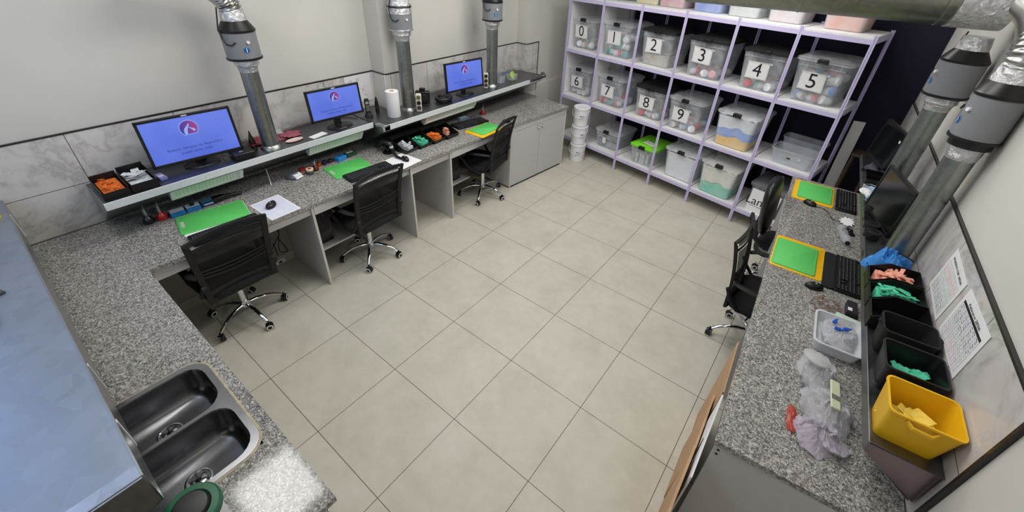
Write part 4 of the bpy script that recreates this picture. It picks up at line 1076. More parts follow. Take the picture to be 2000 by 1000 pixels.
def monitor(label, loc, rz, w=0.55, h=0.335, zb=0.06, on=True, tilt=4, grp=None, base=(0.12, 0.085), dark=None):
    t = thing('computer_monitor', label, 'monitor', loc, rz, grp)
    MB().lathe([(1.0, 0.0), (1.0, 0.006), (0.93, 0.012), (0.3, 0.018)], n=32, sx=base[1], sy=base[0]).build('stand_base', M_blk, t)
    MB().tube([(-0.025, 0, 0.012), (-0.03, 0, 0.05), (-0.035, 0, zb + h * 0.4)], [(0.035, 0.012)] * 3, 12).build('stand_neck', M_blk, t)
    X = Matrix.Translation((0.0, 0, zb + h / 2)) @ Matrix.Rotation(-math.radians(tilt), 4, 'Y')
    m = MB(X)
    b = 0.018
    m.box((-0.002, 0, h / 2 - b / 2), (0.028, w, b)); m.box((-0.002, 0, -h / 2 + b * 0.6), (0.028, w, b * 1.2)); m.box((-0.002, w / 2 - b / 2, 0), (0.028, b, h)); m.box((-0.002, -w / 2 + b / 2, 0), (0.028, b, h))
    m.build('bezel', M_blk, t, smooth=False, bevel=0.003)
    m = MB(X)
    m.rings([[(-0.016, y, z) for (y, z) in ((-w / 2 + .003, -h / 2 + .003), (w / 2 - .003, -h / 2 + .003), (w / 2 - .003, h / 2 - .003), (-w / 2 + .003, h / 2 - .003))],
             [(-0.045, y, z) for (y, z) in ((-w / 3, -h / 3), (w / 3, -h / 3), (w / 3, h / 3), (-w / 3, h / 3))]], True, True).build('back_shell', M_blk2, t, smooth=False)
    s = MB(X).box((0.003, 0, 0.002), (0.010, w - 2 * b, h - 2.1 * b)).build('screen', M_scr if on else (dark or plain('dark_glossy_screen', (16, 20, 18), 0.12)), t, smooth=False)
    if on:
        cx, cz = 0.0, h * 0.20; R_ = h * 0.155
        lg = MB(X @ Matrix.Translation((0.0085, cx, cz)))
        seg = []
        for k in range(33):
            a = math.radians(-50 + 280 * k / 32); seg.append((0, R_ * math.cos(a), R_ * math.sin(a)))
        lg._f([lg._v(p) for p in seg]); lo = lg.build('screen_logo', M_logo, s, smooth=False)
        og = MB(X @ Matrix.Translation((0.0087, cx, cz)))
        R2 = R_ * 1.10; rg = [(0, R2 * math.cos(math.radians(-50 + 280 * k / 32)), R2 * math.sin(math.radians(-50 + 280 * k / 32))) for k in range(33)]
        og.tube(rg + [rg[0]], h * 0.004, 5, False)
        og.build('logo_outline', M_spale, s)
        hn = MB(X @ Matrix.Translation((0.0092, cx, cz)))
        q = R_
        for poly in ([(-0.62, -0.75), (-0.30, -0.75), (-0.22, -0.25), (0.05, 0.25), (0.22, 0.55), (0.10, 0.62), (-0.18, 0.30), (-0.50, 0.05), (-0.66, -0.35)],
                     [(0.02, 0.22), (0.30, 0.0), (0.55, -0.12), (0.80, -0.42), (0.62, -0.40), (0.50, -0.55), (0.36, -0.30), (0.12, -0.02)]):
            hn._f([hn._v((0, a * q, b_ * q)) for a, b_ in poly])
        hn.build('logo_hands', M_spale, s, smooth=False)
        wd = w * 0.56
        R90 = (PI / 2 - 0, 0, PI / 2)
        for (ln, z, ww) in (('Reducir tiempos de diagnóstico', -0.19, 0.60), ('puede salvar vidas', -0.29, 0.34)):
            o = text('screen_text', ln, h * 0.075, M_stext, s, (0, 0, 0), (0, 0, 0), ext=0.0002, width=w * ww)
            for v in o.data.vertices:
                c = v.co.copy(); p = X @ Vector((0.0088 + c.z, c.x, z * h + c.y)); v.co = p
        MB(X).box((0.0128, 0, h / 2 - b / 2), (0.0012, 0.035, 0.006)).build('bezel_logo', M_white, s, smooth=False)
    return t
LG = 'lit monitors on the left wall hood'
monitor('large lit monitor with blue slide nearest on the left wall, beside the black trays', (-1.775, 0.385, 1.14), math.radians(-6), 0.575, 0.335, 0.045, tilt=6)
monitor('lit monitor with blue slide in the middle, beside the cordless phone', (-1.72, 1.505, 1.14), math.radians(-4), 0.50, 0.275, 0.085, tilt=5)
monitor('lit monitor with blue slide farthest along the left wall by the camera', (-1.60, 3.05, 1.14), math.radians(-6), 0.545, 0.315, 0.055, tilt=5)
monitor('switched-off black monitor between the two right ducts', (2.335, 3.02, 1.088), math.radians(197), 0.46, 0.33, 0.02, on=False, tilt=3, base=(0.10, 0.075))
fm = monitor('switched-off black monitor at the far end of the right hood', (2.275, 4.0, 1.088), math.radians(197), 0.42, 0.31, 0.11, on=False, tilt=6, base=(0.10, 0.07))
MB().box((0.012, 0.19, 0.35), (0.004, 0.018, 0.02)).build('white_sticker', M_white, fm, smooth=False)
MB().box((0.018, -0.20, 0.17), (0.004, 0.012, 0.035)).build('white_sticker', M_white, fm, smooth=False)
t = thing('grey_panel', 'thin grey board leaning on the wall behind the far right duct', 'panel', (2.405, 3.93, 1.09), RA, ry=0.10)
MB().box((0, 0, 0.26), (0.008, 0.24, 0.52)).build('sheet', plain('grey_sheet', (104, 102, 106), 0.5), t, smooth=False)
MB().box((-0.001, -0.12, 0.26), (0.012, 0.008, 0.52)).build('edge', M_blk, t, smooth=False)

# ------------------------------------------------------------ boards, keyboards, mice, paper
def board(label, c, w, l, ang, mat=M_green, z=ZT, th=0.007, slot=True, grp=None, grooved=False):
    t = thing('cutting_board', label, 'board', (c[0], c[1], z + 0.0005), math.radians(ang), grp)
    m = MB(); m.rings([rr(l, w, 0.018, 0), rr(l, w, 0.018, th * 0.7), rr(l - 0.004, w - 0.004, 0.017, th)], True, True); m.build('slab', mat, t, angle=50)
    g = MB(); g.rings([rr(l - 0.016, w - 0.016, 0.014, th), rr(l - 0.018, w - 0.018, 0.013, th + 0.0006), rr(l - 0.022, w - 0.022, 0.012, th + 0.0006), rr(l - 0.024, w - 0.024, 0.011, th)], False, False)
    g.build('raised_rim', mat, t)
    if slot:
        s = MB(); s.rings([rr(0.022, w * 0.34, 0.010, th + 0.0004, 6, -l / 2 + 0.028, 0), rr(0.022, w * 0.34, 0.010, th + 0.001, 6, -l / 2 + 0.028, 0)], True, True)
        tag(s.build('handle_slot', plain('slot_grey', (176, 188, 170), 0.6), t), 'pale handle slot')
    return t
KEYD = None
def keyboard(label, c, ang, z=ZT, l=0.44, w=0.15, rest=False):
    t = thing('keyboard', label, 'keyboard', (c[0], c[1], z + 0.001), math.radians(ang))
    m = MB()
    if rest: m.rings([rr(l, w + 0.06, 0.02, 0, cy=-0.03), rr(l, w + 0.06, 0.02, 0.012, cy=-0.03), rr(l - 0.006, w + 0.054, 0.018, 0.017, cy=-0.03)], True, True)
    else: m.rings([rr(l, w, 0.012, 0), rr(l, w, 0.012, 0.014), rr(l - 0.006, w - 0.006, 0.01, 0.018)], True, True)
    m.build('case', M_blk, t, angle=50)
    k = MB(); z0 = 0.017
    for r in range(6):
        y = w / 2 - 0.022 - r * (w - 0.04) / 5.4 - (0.004 if r else 0)
        x = -l / 2 + 0.016
        for cidx in range(21):
            wx = (l - 0.03) / 21
            if r == 0 and cidx in (1, 15): continue
            if r in (1, 3) and cidx in (15, 18) and False: continue
            if r == 5 and 4 <= cidx <= 8:
                if cidx == 4: k.box((-l / 2 + 0.015 + wx * 6.5, y, z0 + 0.003), (wx * 5 - 0.003, 0.015, 0.007))
                continue
            if r == 3 and 15 <= cidx <= 17: continue
            if r == 4 and cidx in (15, 17): continue
            k.box((-l / 2 + 0.015 + wx * (cidx + 0.5), y, z0 + 0.003), (wx - 0.003, 0.0155, 0.007))
    ks = k.build('keys', plain('black_key_caps', (34, 34, 37), 0.45), t, smooth=False)
    ks['kind'] = 'stuff'
    lg = MB()
    for r in range(6):
        y = w / 2 - 0.022 - r * (w - 0.04) / 5.4 - (0.004 if r else 0)
        for cidx in range(21):
            if (r == 5 and 4 <= cidx <= 8) or (r == 0 and cidx in (1, 15)) or (r == 3 and 15 <= cidx <= 17) or (r == 4 and cidx in (15, 17)): continue
            wx = (l - 0.03) / 21
            lg.box((-l / 2 + 0.015 + wx * (cidx + 0.5) - 0.002, y + 0.003, z0 + 0.0068), (0.0035, 0.004, 0.0003))
    lo = lg.build('key_legends', plain('key_legend_white', (170, 172, 178), 0.5), ks, smooth=False); lo['kind'] = 'stuff'
    return t
def mouse(label, c, ang, z=ZT, cord=None, extra=0.0):
    t = thing('computer_mouse', label, 'mouse', (c[0], c[1], z + 0.001 + extra), math.radians(ang))
    m = MB(); R_ = []
    for (sc_, z_) in ((0.96, 0), (1.0, 0.006), (0.98, 0.016), (0.86, 0.027), (0.62, 0.034), (0.3, 0.037)):
        R_.append([(0.052 * sc_ * math.cos(a) * (1.0 if math.cos(a) > 0 else 1.05), 0.031 * sc_ * math.sin(a) * (1 - 0.12 * math.cos(a)), z_) for a in [2 * PI * k / 24 for k in range(24)]])
    m.rings(R_, True, True).build('shell', M_blk, t, angle=80)
    w_ = MB(); w_.cyl((0.028, -0.004, 0.029), (0.028, 0.004, 0.029), 0.009, 14); w_.build('scroll_wheel', M_dkgrey, t)
    MB().box((-0.005, 0, 0.0368), (0.012, 0.006, 0.0012)).build('logo_mark', M_white, t, smooth=False)
    if cord:
        o = MB().tube([(x - c[0], y - c[1], zz - z) for x, y, zz in cord], 0.0022, 6).build('cord', M_blk, t)
        o.matrix_local = Matrix.Rotation(-math.radians(ang), 4, 'Z')
    return t
# left desk 1
t = thing('paper_sheet', 'white sheet under the nearest left green board', 'paper', (-1.475, 0.262, ZT + 0.0004), math.radians(79)); MB().box((0, 0, 0.0008), (0.42, 0.30, 0.001)).build('sheet', M_paper, t, smooth=False)
board('green plastic cutting board on the nearest left desk beside blue boxes', (-1.495, 0.255), 0.275, 0.435, 79, z=ZT + 0.0015)
keyboard('black keyboard below the nearest left green board, behind the chair back', (-1.252, 0.245), 86)
t = thing('mouse_mat', 'white paper mouse mat with pale border on the nearest left desk', 'mouse mat', (-1.305, 0.615, ZT + 0.0005), math.radians(2)); MB().box((0, 0, 0.0008), (0.33, 0.225, 0.0015)).build('sheet', M_paper, t, smooth=False)
MB().box((0.0, 0, 0.00175), (0.31, 0.205, 0.0004)).build('printed_area', plain('pale_lilac_print', (214, 216, 232), 0.7), t, smooth=False)
mouse('black mouse on the white mat of the nearest left desk', (-1.33, 0.60), 125, extra=0.002)
for i, (x, y, m_, lb) in enumerate(((-1.725, 0.105, M_blue, 'leftmost of the three small blue boxes behind the nearest left green board'), (-1.72, 0.205, M_blue, 'middle of the three small blue boxes, with a dark clip on top'), (-1.722, 0.305, M_navycard, 'rightmost and darkest of the three small blue boxes'))):
    t = thing('slide_box', lb, 'box', (x, y, ZT + 0.0005), math.radians(-6)); MB().box((0, 0, 0.016), (0.075, 0.09, 0.032)).build('carton', m_, t, smooth=False, bevel=0.002)
    MB().box((-0.005, 0, 0.0325), (0.055, 0.086, 0.0012)).build('top_panel', M_white if i < 2 else plain('teal_panel', (70, 130, 156), 0.5), t, smooth=False)
    if i == 1: MB().box((0, 0.0, 0.043), (0.022, 0.03, 0.02)).build('clip', M_blk, t, bevel=0.004)
    if i == 2: MB().box((0.0378, 0, 0.018), (0.0006, 0.06, 0.008)).build('print', M_paper, t, smooth=False)
def flask(label, loc, mat, k=1.0, neck=True):
    t = thing('flask', label, 'flask', loc)
    MB().lathe([(0.030 * k, 0), (0.036 * k, 0.012 * k), (0.032 * k, 0.035 * k), (0.016 * k, 0.055 * k), (0.010 * k, 0.065 * k)], n=20).build('body', mat, t)
    MB().lathe([(0.0105 * k, 0.064 * k), (0.0095 * k, 0.105 * k), (0.012 * k, 0.11 * k)], n=16, cap0=False).build('neck', M_clear, t)
    MB().tube([(0, 0, 0.06 * k), (0.004, 0.0, 0.10 * k), (0.012, 0.004, 0.15 * k)], 0.003, 6).build('stirrer', M_bin, t)
    return t
flask('small round flask of black liquid under the hood near the marble wall', (-1.745, -0.065, ZT + 0.0005), plain('black_liquid', (22, 20, 24), 0.2))
flask('small conical flask of red liquid beside the black flask', (-1.735, 0.012, ZT + 0.0005), M_red, 0.95)
def scanner(label, loc, rz, lying=True):
    t = thing('barcode_scanner', label, 'scanner', loc, rz)
    m = MB(); m.rings([[(x, y * s, zz) for (y, zz) in ((-0.034, 0.012), (0.034, 0.012), (0.03, 0.045), (-0.03, 0.045))] for x, s in ((-0.06, 1.05), (-0.02, 0.9), (0.03, 0.5))], True, True); m.build('head', M_blk, t, bevel=0.005)
    MB().tube([(0.0, 0, 0.028), (0.05, 0.0, 0.03), (0.10, 0.0, 0.026), (0.14, 0.012, 0.014)], [(0.016, 0.013), (0.014, 0.012), (0.013, 0.011), (0.012, 0.010)], 12).build('handle', M_blk, t)
    MB().box((0.04, 0.0, 0.013), (0.02, 0.008, 0.014)).build('trigger', M_dkgrey, t, bevel=0.002)
    MB().box((-0.0615, 0, 0.028), (0.002, 0.05, 0.02)).build('window', plain('scanner_window', (46, 12, 14), 0.1), t, smooth=False)
    return t
scanner('black barcode scanner lying behind the blue boxes on the left desk', (-1.70, 0.40, ZT + 0.001), math.radians(80))
t = thing('metal_rod', 'thin pale metal rod leaning from desk to hood beside the nearest duct', 'rod', (-1.66, 0.76, ZT + 0.001)); MB().tube([(0, 0, 0.002), (-0.07, 0.025, 0.06), (-0.12, 0.04, 0.10)], 0.004, 8).build('shaft', M_lip, t)
# left desk 2
board('green plastic cutting board on the second left desk, above its keyboard', (-1.468, 1.375), 0.27, 0.37, 84)
keyboard('black keyboard with grey legends on the second left desk', (-1.265, 1.445), 85, w=0.16)
t = thing('mouse_mat', 'plain white paper mouse mat beside the open-fronted black trays', 'mouse mat', (-1.235, 1.80, ZT + 0.0005), math.radians(5)); MB().box((0, 0, 0.0008), (0.27, 0.24, 0.0015)).build('sheet', M_paper, t, smooth=False)
mouse('black mouse on the white mat of the second left desk', (-1.225, 1.825), -10, extra=0.002)
t = thing('hair_dryer', 'black scanner on a stand with round silver disc on the second left desk', 'scanner', (-1.49, 1.83, ZT + 0.001), math.radians(-20))
t.name = 'stand_scanner'
MB().lathe([(0.055, 0), (0.055, 0.008), (0.03, 0.014)], n=24).build('foot', M_blk, t)
MB().tube([(0, 0, 0.01), (-0.03, -0.02, 0.07), (-0.02, -0.04, 0.12)], 0.007, 8).build('gooseneck', M_blk, t)
MB().tube([(-0.07, -0.08, 0.05), (-0.03, -0.03, 0.115), (0.03, 0.02, 0.10), (0.06, 0.03, 0.05)], [(0.030, 0.022), (0.036, 0.028), (0.034, 0.026), (0.026, 0.022)], 14).build('head', M_blk, t)
MB().tube([(0.06, 0.03, 0.05), (0.11, 0.02, 0.035), (0.17, 0.03, 0.018), (0.225, 0.06, 0.012)], [(0.020, 0.016), (0.016, 0.014), (0.014, 0.012), (0.012, 0.010)], 12).build('handle', M_blk, t)
MB().cyl((0.065, 0.02, 0.074), (0.069, 0.018, 0.084), 0.018, 20).build('disc', plain('silver_disc', (190, 192, 196), 0.3), t)
pots = [(-1.665, 0.935, 'clear zip pouch of white cards', None), ]
t = thing('card_pouch', 'grey plastic pouch holding white cards beside the jars', 'pouch', (-1.655, 0.955, ZT + 0.0005), 0.2)
m = MB(); m.rings([rr(0.09, 0.10, 0.02, 0), rr(0.10, 0.11, 0.03, 0.02), rr(0.05, 0.07, 0.02, 0.045)], True, True); m.build('pouch', mat_clear('smoky_pouch', (110, 114, 126), 0.6, 0.25, fold=30), t)
for k in range(2): MB().box((0.035 + 0.014 * k, 0.01, 0.032 - 0.016 * k), (0.04, 0.07, 0.010), (0, 0.3, 0.1)).build('card', M_paper, t, smooth=False)
def pot(label, x, y, r, h, mat, lidm=None, rz=0, z=ZT, name='specimen_pot', cat='pot'):
    t = thing(name, label, cat, (x, y, z + 0.0005), rz)
    MB().lathe([(r * 0.92, 0), (r, 0.004), (r, h * 0.8)], n=20).build('body', mat, t)
    MB().lathe([(r * 1.05, h * 0.72), (r * 1.05, h), (r * 0.8, h + 0.001)], n=20).build('lid', lidm or mat, t)
    MB().lathe([(r * 0.55, h + 0.001), (r * 0.5, h + 0.0022)], n=16).build('lid_mark', (M_blk if mat is M_blk else M_red) if lidm else M_blk, t)
    return t
pot('cream-lidded specimen pot with dark contents beside the grey pouch', -1.615, 1.085, 0.030, 0.052, plain('grey_pot', (84, 86, 92), 0.3), plain('cream_lid', (228, 208, 178), 0.5))
pot('dark red tub behind the cream-lidded pot', -1.685, 1.055, 0.032, 0.04, plain('pinkish_tub', (196, 150, 140), 0.4), plain('dark_red_lid', (130, 44, 40), 0.5))
flask('small maroon dropper bottle beside the cream-lidded pot', (-1.645, 1.155, ZT + 0.0005), plain('maroon_liquid', (92, 30, 30), 0.3), 0.75)
pot('small orange-red pot behind the second left board', -1.70, 1.215, 0.022, 0.035, plain('orange_red', (186, 84, 44), 0.4))
pot('small navy pot behind the second left board', -1.70, 1.275, 0.022, 0.035, plain('navy_pot', (36, 42, 92), 0.4))
pot('small dark brown pot behind the second left board', -1.70, 1.33, 0.022, 0.030, plain('brown_pot', (72, 46, 38), 0.4))
t = thing('slide_box', 'bright blue small box behind the second left board', 'box', (-1.68, 1.425, ZT + 0.0005), 0.2); MB().box((0, 0, 0.018), (0.07, 0.10, 0.036)).build('carton', plain('cyan_box', (44, 136, 206), 0.45), t, smooth=False, bevel=0.003)
MB().box((0, 0.01, 0.0365), (0.03, 0.05, 0.0008)).build('label', M_blue, t, smooth=False)
t = thing('slide_box', 'dark green small box with white label near the standing scanner', 'box', (-1.70, 1.545, ZT + 0.0005), 0.1); MB().box((0, 0, 0.015), (0.07, 0.11, 0.030)).build('carton', plain('dark_green_box', (30, 74, 52), 0.45), t, smooth=False, bevel=0.003)
MB().box((-0.01, 0, 0.0305), (0.03, 0.07, 0.0008)).build('label', M_paper, t, smooth=False)
# organiser trays
def strips(label, loc, rz, mats, w, l, h, group, n=26, name='cassette_strip', sz=(0.040, 0.007, 0.003), cat='strip'):
    """loose heap of little folded strips: one object (nobody could count them)"""
    m = MB()
    for k in range(n * 3):
        ex, ey = max(0.008, w / 2 - sz[0] * 0.30), max(0.008, l / 2 - sz[0] * 0.38); x, y = rnd.uniform(-ex, ex), rnd.uniform(-ey, ey); zz = h * rnd.uniform(0.15, 1.0)
        m.box((x, y, zz), (sz[0] * rnd.uniform(0.7, 1.1), sz[1] * rnd.uniform(0.8, 1.8), sz[2]), (rnd.uniform(-0.35, 0.35), rnd.uniform(-0.35, 0.35), rnd.uniform(0, PI)))
    m.rings([rr(w, l, 0.01, 0.0), rr(w, l, 0.01, h * 0.55)], True, True)
    o = m.build(name, mats, None, smooth=False); o.location = loc; o.rotation_euler = (0, 0, rz)
    return tag(o, label, cat, kind='stuff')
YO = [(1.985, 'white', M_wslip), (2.165, 'mint', M_teal), (2.345, 'orange', M_orange), (2.525, 'pink', M_salmon)]
for i, (y, cn, mt) in enumerate(YO):
    t = thing('half_round_tray', 'black open-fronted half-round tray holding %s strips on the second left desk' % cn, 'tray', (-1.505 + 0.01 * i, y, ZT + 0.001), math.radians(4))
    t.scale = (1.0, 1.13, 1.05)
    m = MB(); N = 14; a0 = []
    # side cheeks: half-round; trough shell between
    prof = [(0.13, 0.0), (0.15, 0.02), (0.145, 0.045), (0.06, 0.062)]
    out = [(-0.19, 0.0), (0.17, 0.0), (0.19, 0.03), (0.13, 0.052), (0.05, 0.085), (-0.06, 0.11), (-0.15, 0.10), (-0.19, 0.06)]
    for s in (-0.079, 0.076):
        A = [m._v((x, s, z)) for x, z in out]; B = [m._v((x, s + 0.003, z)) for x, z in out]
        m._f(A[::-1]); m._f(B)
        for k in range(len(out)): m._f([A[k], A[(k + 1) % len(out)], B[(k + 1) % len(out)], B[k]])
    m.build('side_cheek', M_blk, t, smooth=False)
    m = MB(); m.box((-0.01, 0, 0.002), (0.36, 0.155, 0.004)); m.box((0.182, 0, 0.018), (0.006, 0.155, 0.034), (0, 0.35, 0)); m.build('base', M_blk, t, smooth=False)
    m = MB()
    top = [(-0.19, 0.06), (-0.15, 0.10), (-0.06, 0.11), (0.0, 0.10)]
    for (a, b) in zip(top, top[1:]): m.poly3([(a[0], -0.077, a[1]), (a[0], 0.077, a[1]), (b[0], 0.077, b[1]), (b[0], -0.077, b[1])], 0.003)
    m.poly3([(-0.19, -0.077, 0.0), (-0.19, 0.077, 0.0), (-0.19, 0.077, 0.06), (-0.19, -0.077, 0.06)], 0.003)
    m.build('hood_cover', M_blk2, t, smooth=False)
    o = strips('heap of %s strips inside a black half-round tray' % cn, (-1.43 + 0.01 * i, y + 0.012, ZT + 0.008), 0.1, mt, 0.16 if i < 3 else 0.06, (0.07, 0.10, 0.10, 0.05)[i], 0.07, None, 16, sz=(0.055, 0.012, 0.003))
# far left desk
board('yellow cutting board under a green one on the far left desk', (-1.19, 2.935), 0.275, 0.40, 92, M_yel, slot=False)
board('green cutting board lying on the yellow board at the far left desk', (-1.20, 2.955), 0.215, 0.34, 92, M_green, z=ZT + 0.008, slot=False)
keyboard('black keyboard beside the yellow and green boards on the far left desk', (-1.445, 2.965), 80, w=0.17)
mouse('black mouse on bare granite beside the far left chair', (-1.17, 3.30), 60)
flask('small red bottle under the far left hood', (-1.56, 3.32, ZT + 0.0005), M_red, 0.85)
t = thing('slide_box', 'pale blue card box behind the far left keyboard', 'box', (-1.615, 3.02, ZT + 0.0005), -0.1); MB().box((0, 0, 0.012), (0.06, 0.14, 0.024)).build('carton', plain('pale_blue_box', (122, 156, 186), 0.5), t, smooth=False, bevel=0.002)
MB().box((0, 0, 0.0245), (0.04, 0.09, 0.0006)).build('label', M_paper, t, smooth=False)

# ------------------------------------------------------------ things on the left hood
HZ = 1.1405
def black_tray(label, c, rz, w=0.17, l=0.125, h=0.06, z=HZ):
    t = thing('black_tray', label, 'tray', (c[0], c[1], z), rz)
    m = MB()
    m.box((0, 0, 0.002), (w, l, 0.004)); m.box((0, -l / 2, h * 0.5), (w, 0.004, h)); m.box((0, l / 2, h * 0.5), (w, 0.004, h)); m.box((-w / 2, 0, h * 0.62), (0.004, l, h * 1.25)); m.box((w / 2, 0, h * 0.42), (0.004, l, h * 0.84))
    m.build('tray_body', M_blk, t, smooth=False)
    MB().tube([(-w / 2, -l / 2, h * 1.25), (-w / 2, l / 2, h * 1.25)], 0.004, 8).build('back_rim', M_blk, t)
    return t
black_tray('black tray of orange strips at the left end of the hood shelf', (-1.745, -0.160, HZ), 0.0, 0.27, 0.135, 0.065)
strips('heap of orange strips in the leftmost black tray', (-1.75, -0.160, HZ + 0.008), 0, M_orange, 0.23, 0.11, 0.058, None, 24)
black_tray('black tray of white cards beside the large left monitor', (-1.74, -0.010, HZ), 0.0, 0.28, 0.145, 0.075)
o = strips('pile of pale cards in the black tray beside the large monitor', (-1.735, -0.010, HZ + 0.008), 0, M_wslip, 0.22, 0.12, 0.062, None, 6, name='card_pile', sz=(0.10, 0.05, 0.002), cat='cards')
t = thing('blue_packet', 'small pale blue packet between the white-card tray and the monitor', 'packet', (-1.72, 0.105, HZ), 0.1); MB().box((0, 0, 0.012), (0.10, 0.045, 0.024)).build('packet', plain('pale_blue_packet', (116, 132, 196), 0.4), t, smooth=False, bevel=0.004)
MB().box((0.01, 0, 0.0245), (0.03, 0.03, 0.001)).build('label', plain('pinkish_label', (226, 196, 190), 0.5), t, smooth=False)
t = thing('power_adapter', 'square black power box on the hood beside the large monitor', 'adapter', (-1.70, 0.64, HZ), math.radians(-4)); MB().box((0, 0, 0.024), (0.15, 0.15, 0.048)).build('case', M_blk, t, bevel=0.008)
tt = MB(); tt.tube([(0.03 + 0.010 * math.cos(a), -0.01 + 0.012 * math.sin(a), 0.0486) for a in [0.5 + 5.2 * k / 14 for k in range(15)]], 0.0012, 5); tt.build('power_mark', M_white, t)
MB().tube([(-0.02, 0.075, 0.03), (-0.06, 0.10, 0.04), (-0.08, 0.12, 0.01), (-0.11, 0.10, 0.006)], 0.003, 6).build('cord', M_blk, t)
MB().tube([(0.02, -0.075, 0.03), (0.0, -0.10, 0.03), (-0.05, -0.12, 0.02), (-0.08, -0.12, 0.01)], 0.004, 6).build('cable', M_dkgrey, t)
t = thing('dark_bottle', 'dark brown pointed bottle beside the nearest duct', 'bottle', (-1.76, 0.755, HZ)); MB().lathe([(0.022, 0), (0.024, 0.004), (0.024, 0.07), (0.016, 0.10), (0.006, 0.14), (0.004, 0.155)], n=18).build('body', plain('dark_brown_glass', (36, 22, 24), 0.15), t)
MB().lathe([(0.0245, 0.035), (0.0245, 0.05)], n=18, cap0=False, cap1=False).build('label', plain('maroon_label', (110, 40, 50), 0.5), t)
def rag(label, c, rz, rx_, ry_, h, mat, seed, z=HZ, name='folded_cloth', cat='cloth', n=16):
    """crumpled soft thing: a creased dome closed at the bottom"""
    r2 = random.Random(seed); m = MB(); n = 44; rings_ = []
    ph = [(r2.uniform(0, 6.28), r2.randint(2, 4), r2.uniform(0.05, 0.14)) for _ in range(3)] + [(r2.uniform(0, 6.28), r2.randint(7, 15), r2.uniform(0.02, 0.06)) for _ in range(3)]
    def f(a, l): return 1 + sum(A * math.sin(k * a + p + l * (1.3 + k * 0.25)) for p, k, A in ph)
    prof = ((0.80, 0.0), (0.97, 0.05), (1.0, 0.22), (0.93, 0.42), (0.80, 0.62), (0.62, 0.78), (0.42, 0.90), (0.22, 0.97), (0.06, 1.0))
    for l, (s, q) in enumerate(prof):
        R_ = []
        for k in range(n):
            a = 2 * PI * k / n; g = f(a, l * 0.55); g2 = 1 + 0.9 * (f(a * 1.0 + 1.7, l * 0.9) - 1) + r2.uniform(-0.05, 0.05)
            R_.append((rx_ * s * g * math.cos(a), ry_ * s * g * math.sin(a), max(0.0, h * q * (g2 if q > 0 else 1))))
        rings_.append(R_)
    m.rings(rings_, True, True); o = m.build(name, mat, None, angle=22); o.location = (c[0], c[1], z); o.rotation_euler = (0, 0, rz)
    return tag(o, label, cat)
rag('crumpled pink cloth on the hood left of the nearest duct', (-1.87, 0.84), 0.2, 0.06, 0.09, 0.04, plain('dusty_pink_cloth', (158, 78, 92), 0.8, var=0.15, scale=60), 3)
rag('long crumpled rose cloth on the hood right of the nearest duct', (-1.83, 1.06), 0.0, 0.06, 0.13, 0.035, plain('rose_cloth', (152, 82, 98), 0.8, var=0.2, scale=50), 5)
rag('ball of crumpled clear wrap on the rose cloth', (-1.86, 1.00), 0.0, 0.04, 0.05, 0.035, M_bag, 6, z=HZ + 0.036, name='clear_wrap', cat='wrap')
t = thing('soap_dish', 'pale pink oval dish beside the rose cloth', 'dish', (-1.70, 1.06, HZ), 0.0); MB().lathe([(0.8, 0), (1.0, 0.008), (0.92, 0.009), (0.75, 0.004)], n=28, sx=0.04, sy=0.075).build('dish', plain('pale_pink_plastic', (222, 196, 190), 0.4), t)
t = thing('folded_paper', 'folded white paper in front of the middle monitor', 'paper', (-1.655, 1.25, HZ), math.radians(12)); MB().box((0, 0, 0.003), (0.065, 0.15, 0.006)).build('sheet', M_paper, t, smooth=False)
t = thing('cordless_phone', 'black cordless phone standing in its cradle beside the middle monitor', 'phone', (-1.74, 1.84, HZ), math.radians(-25))
MB().rings([rr(0.075, 0.075, 0.02, 0), rr(0.07, 0.07, 0.02, 0.018), rr(0.045, 0.05, 0.015, 0.045)], True, True).build('cradle', M_blk, t, angle=60)
ph = MB(Matrix.Translation((0.0, 0, 0.02)) @ Matrix.Rotation(-0.18, 4, 'Y')); ph.rings([[(x * s, y * s2, z) for (x, y, _) in rr(0.026, 0.048, 0.011, 0, 4)] for z, s, s2 in ((0, 0.9, 0.9), (0.05, 1, 0.95), (0.13, 1, 1.0), (0.155, 0.7, 0.75))], True, True)
hp = ph.build('handset', M_blk, t, angle=60)
X_ = Matrix.Translation((0.0, 0, 0.02)) @ Matrix.Rotation(-0.18, 4, 'Y')
MB(X_).box((0.0135, 0, 0.115), (0.001, 0.030, 0.022)).build('display', plain('phone_display', (150, 158, 150), 0.3), hp, smooth=False)
kp = MB(X_)
for r in range(5):
    for c_ in range(3): kp.box((0.0138, -0.012 + 0.012 * c_, 0.09 - 0.012 * r), (0.001, 0.008, 0.006))
kp = kp.build('keypad', plain('phone_keys', (150, 150, 154), 0.5), hp, smooth=False); kp['kind'] = 'stuff'
MB().tube([(0.0, -0.04, 0.01), (0.02, -0.12, 0.006), (-0.05, -0.2, 0.005), (-0.06, -0.3, 0.005)], 0.003, 6).build('cord', M_blk, t)
t = thing('marker_torch', 'slim black upright torch beside the cordless phone', 'torch', (-1.785, 1.975, HZ)); MB().lathe([(0.018, 0), (0.019, 0.01), (0.019, 0.09), (0.013, 0.13), (0.005, 0.16)], n=16).build('body', M_blk, t); MB().lathe([(0.0195, 0.05), (0.0195, 0.06)], n=16, cap0=False, cap1=False).build('band', M_dkgrey, t)
t = thing('paper_roll', 'white paper towel roll standing on the hood at the pillar', 'paper roll', (-1.585, 2.025, HZ)); 
rl = MB(); rl.lathe([(0.062, 0), (0.063, 0.003), (0.063, 0.247), (0.06, 0.25), (0.022, 0.25), (0.021, 0.23)], n=36); rl.build('roll', M_paper, t)
MB().lathe([(0.0205, 0.002), (0.0205, 0.249)], n=20, cap0=False, cap1=False).build('core', M_card, t)
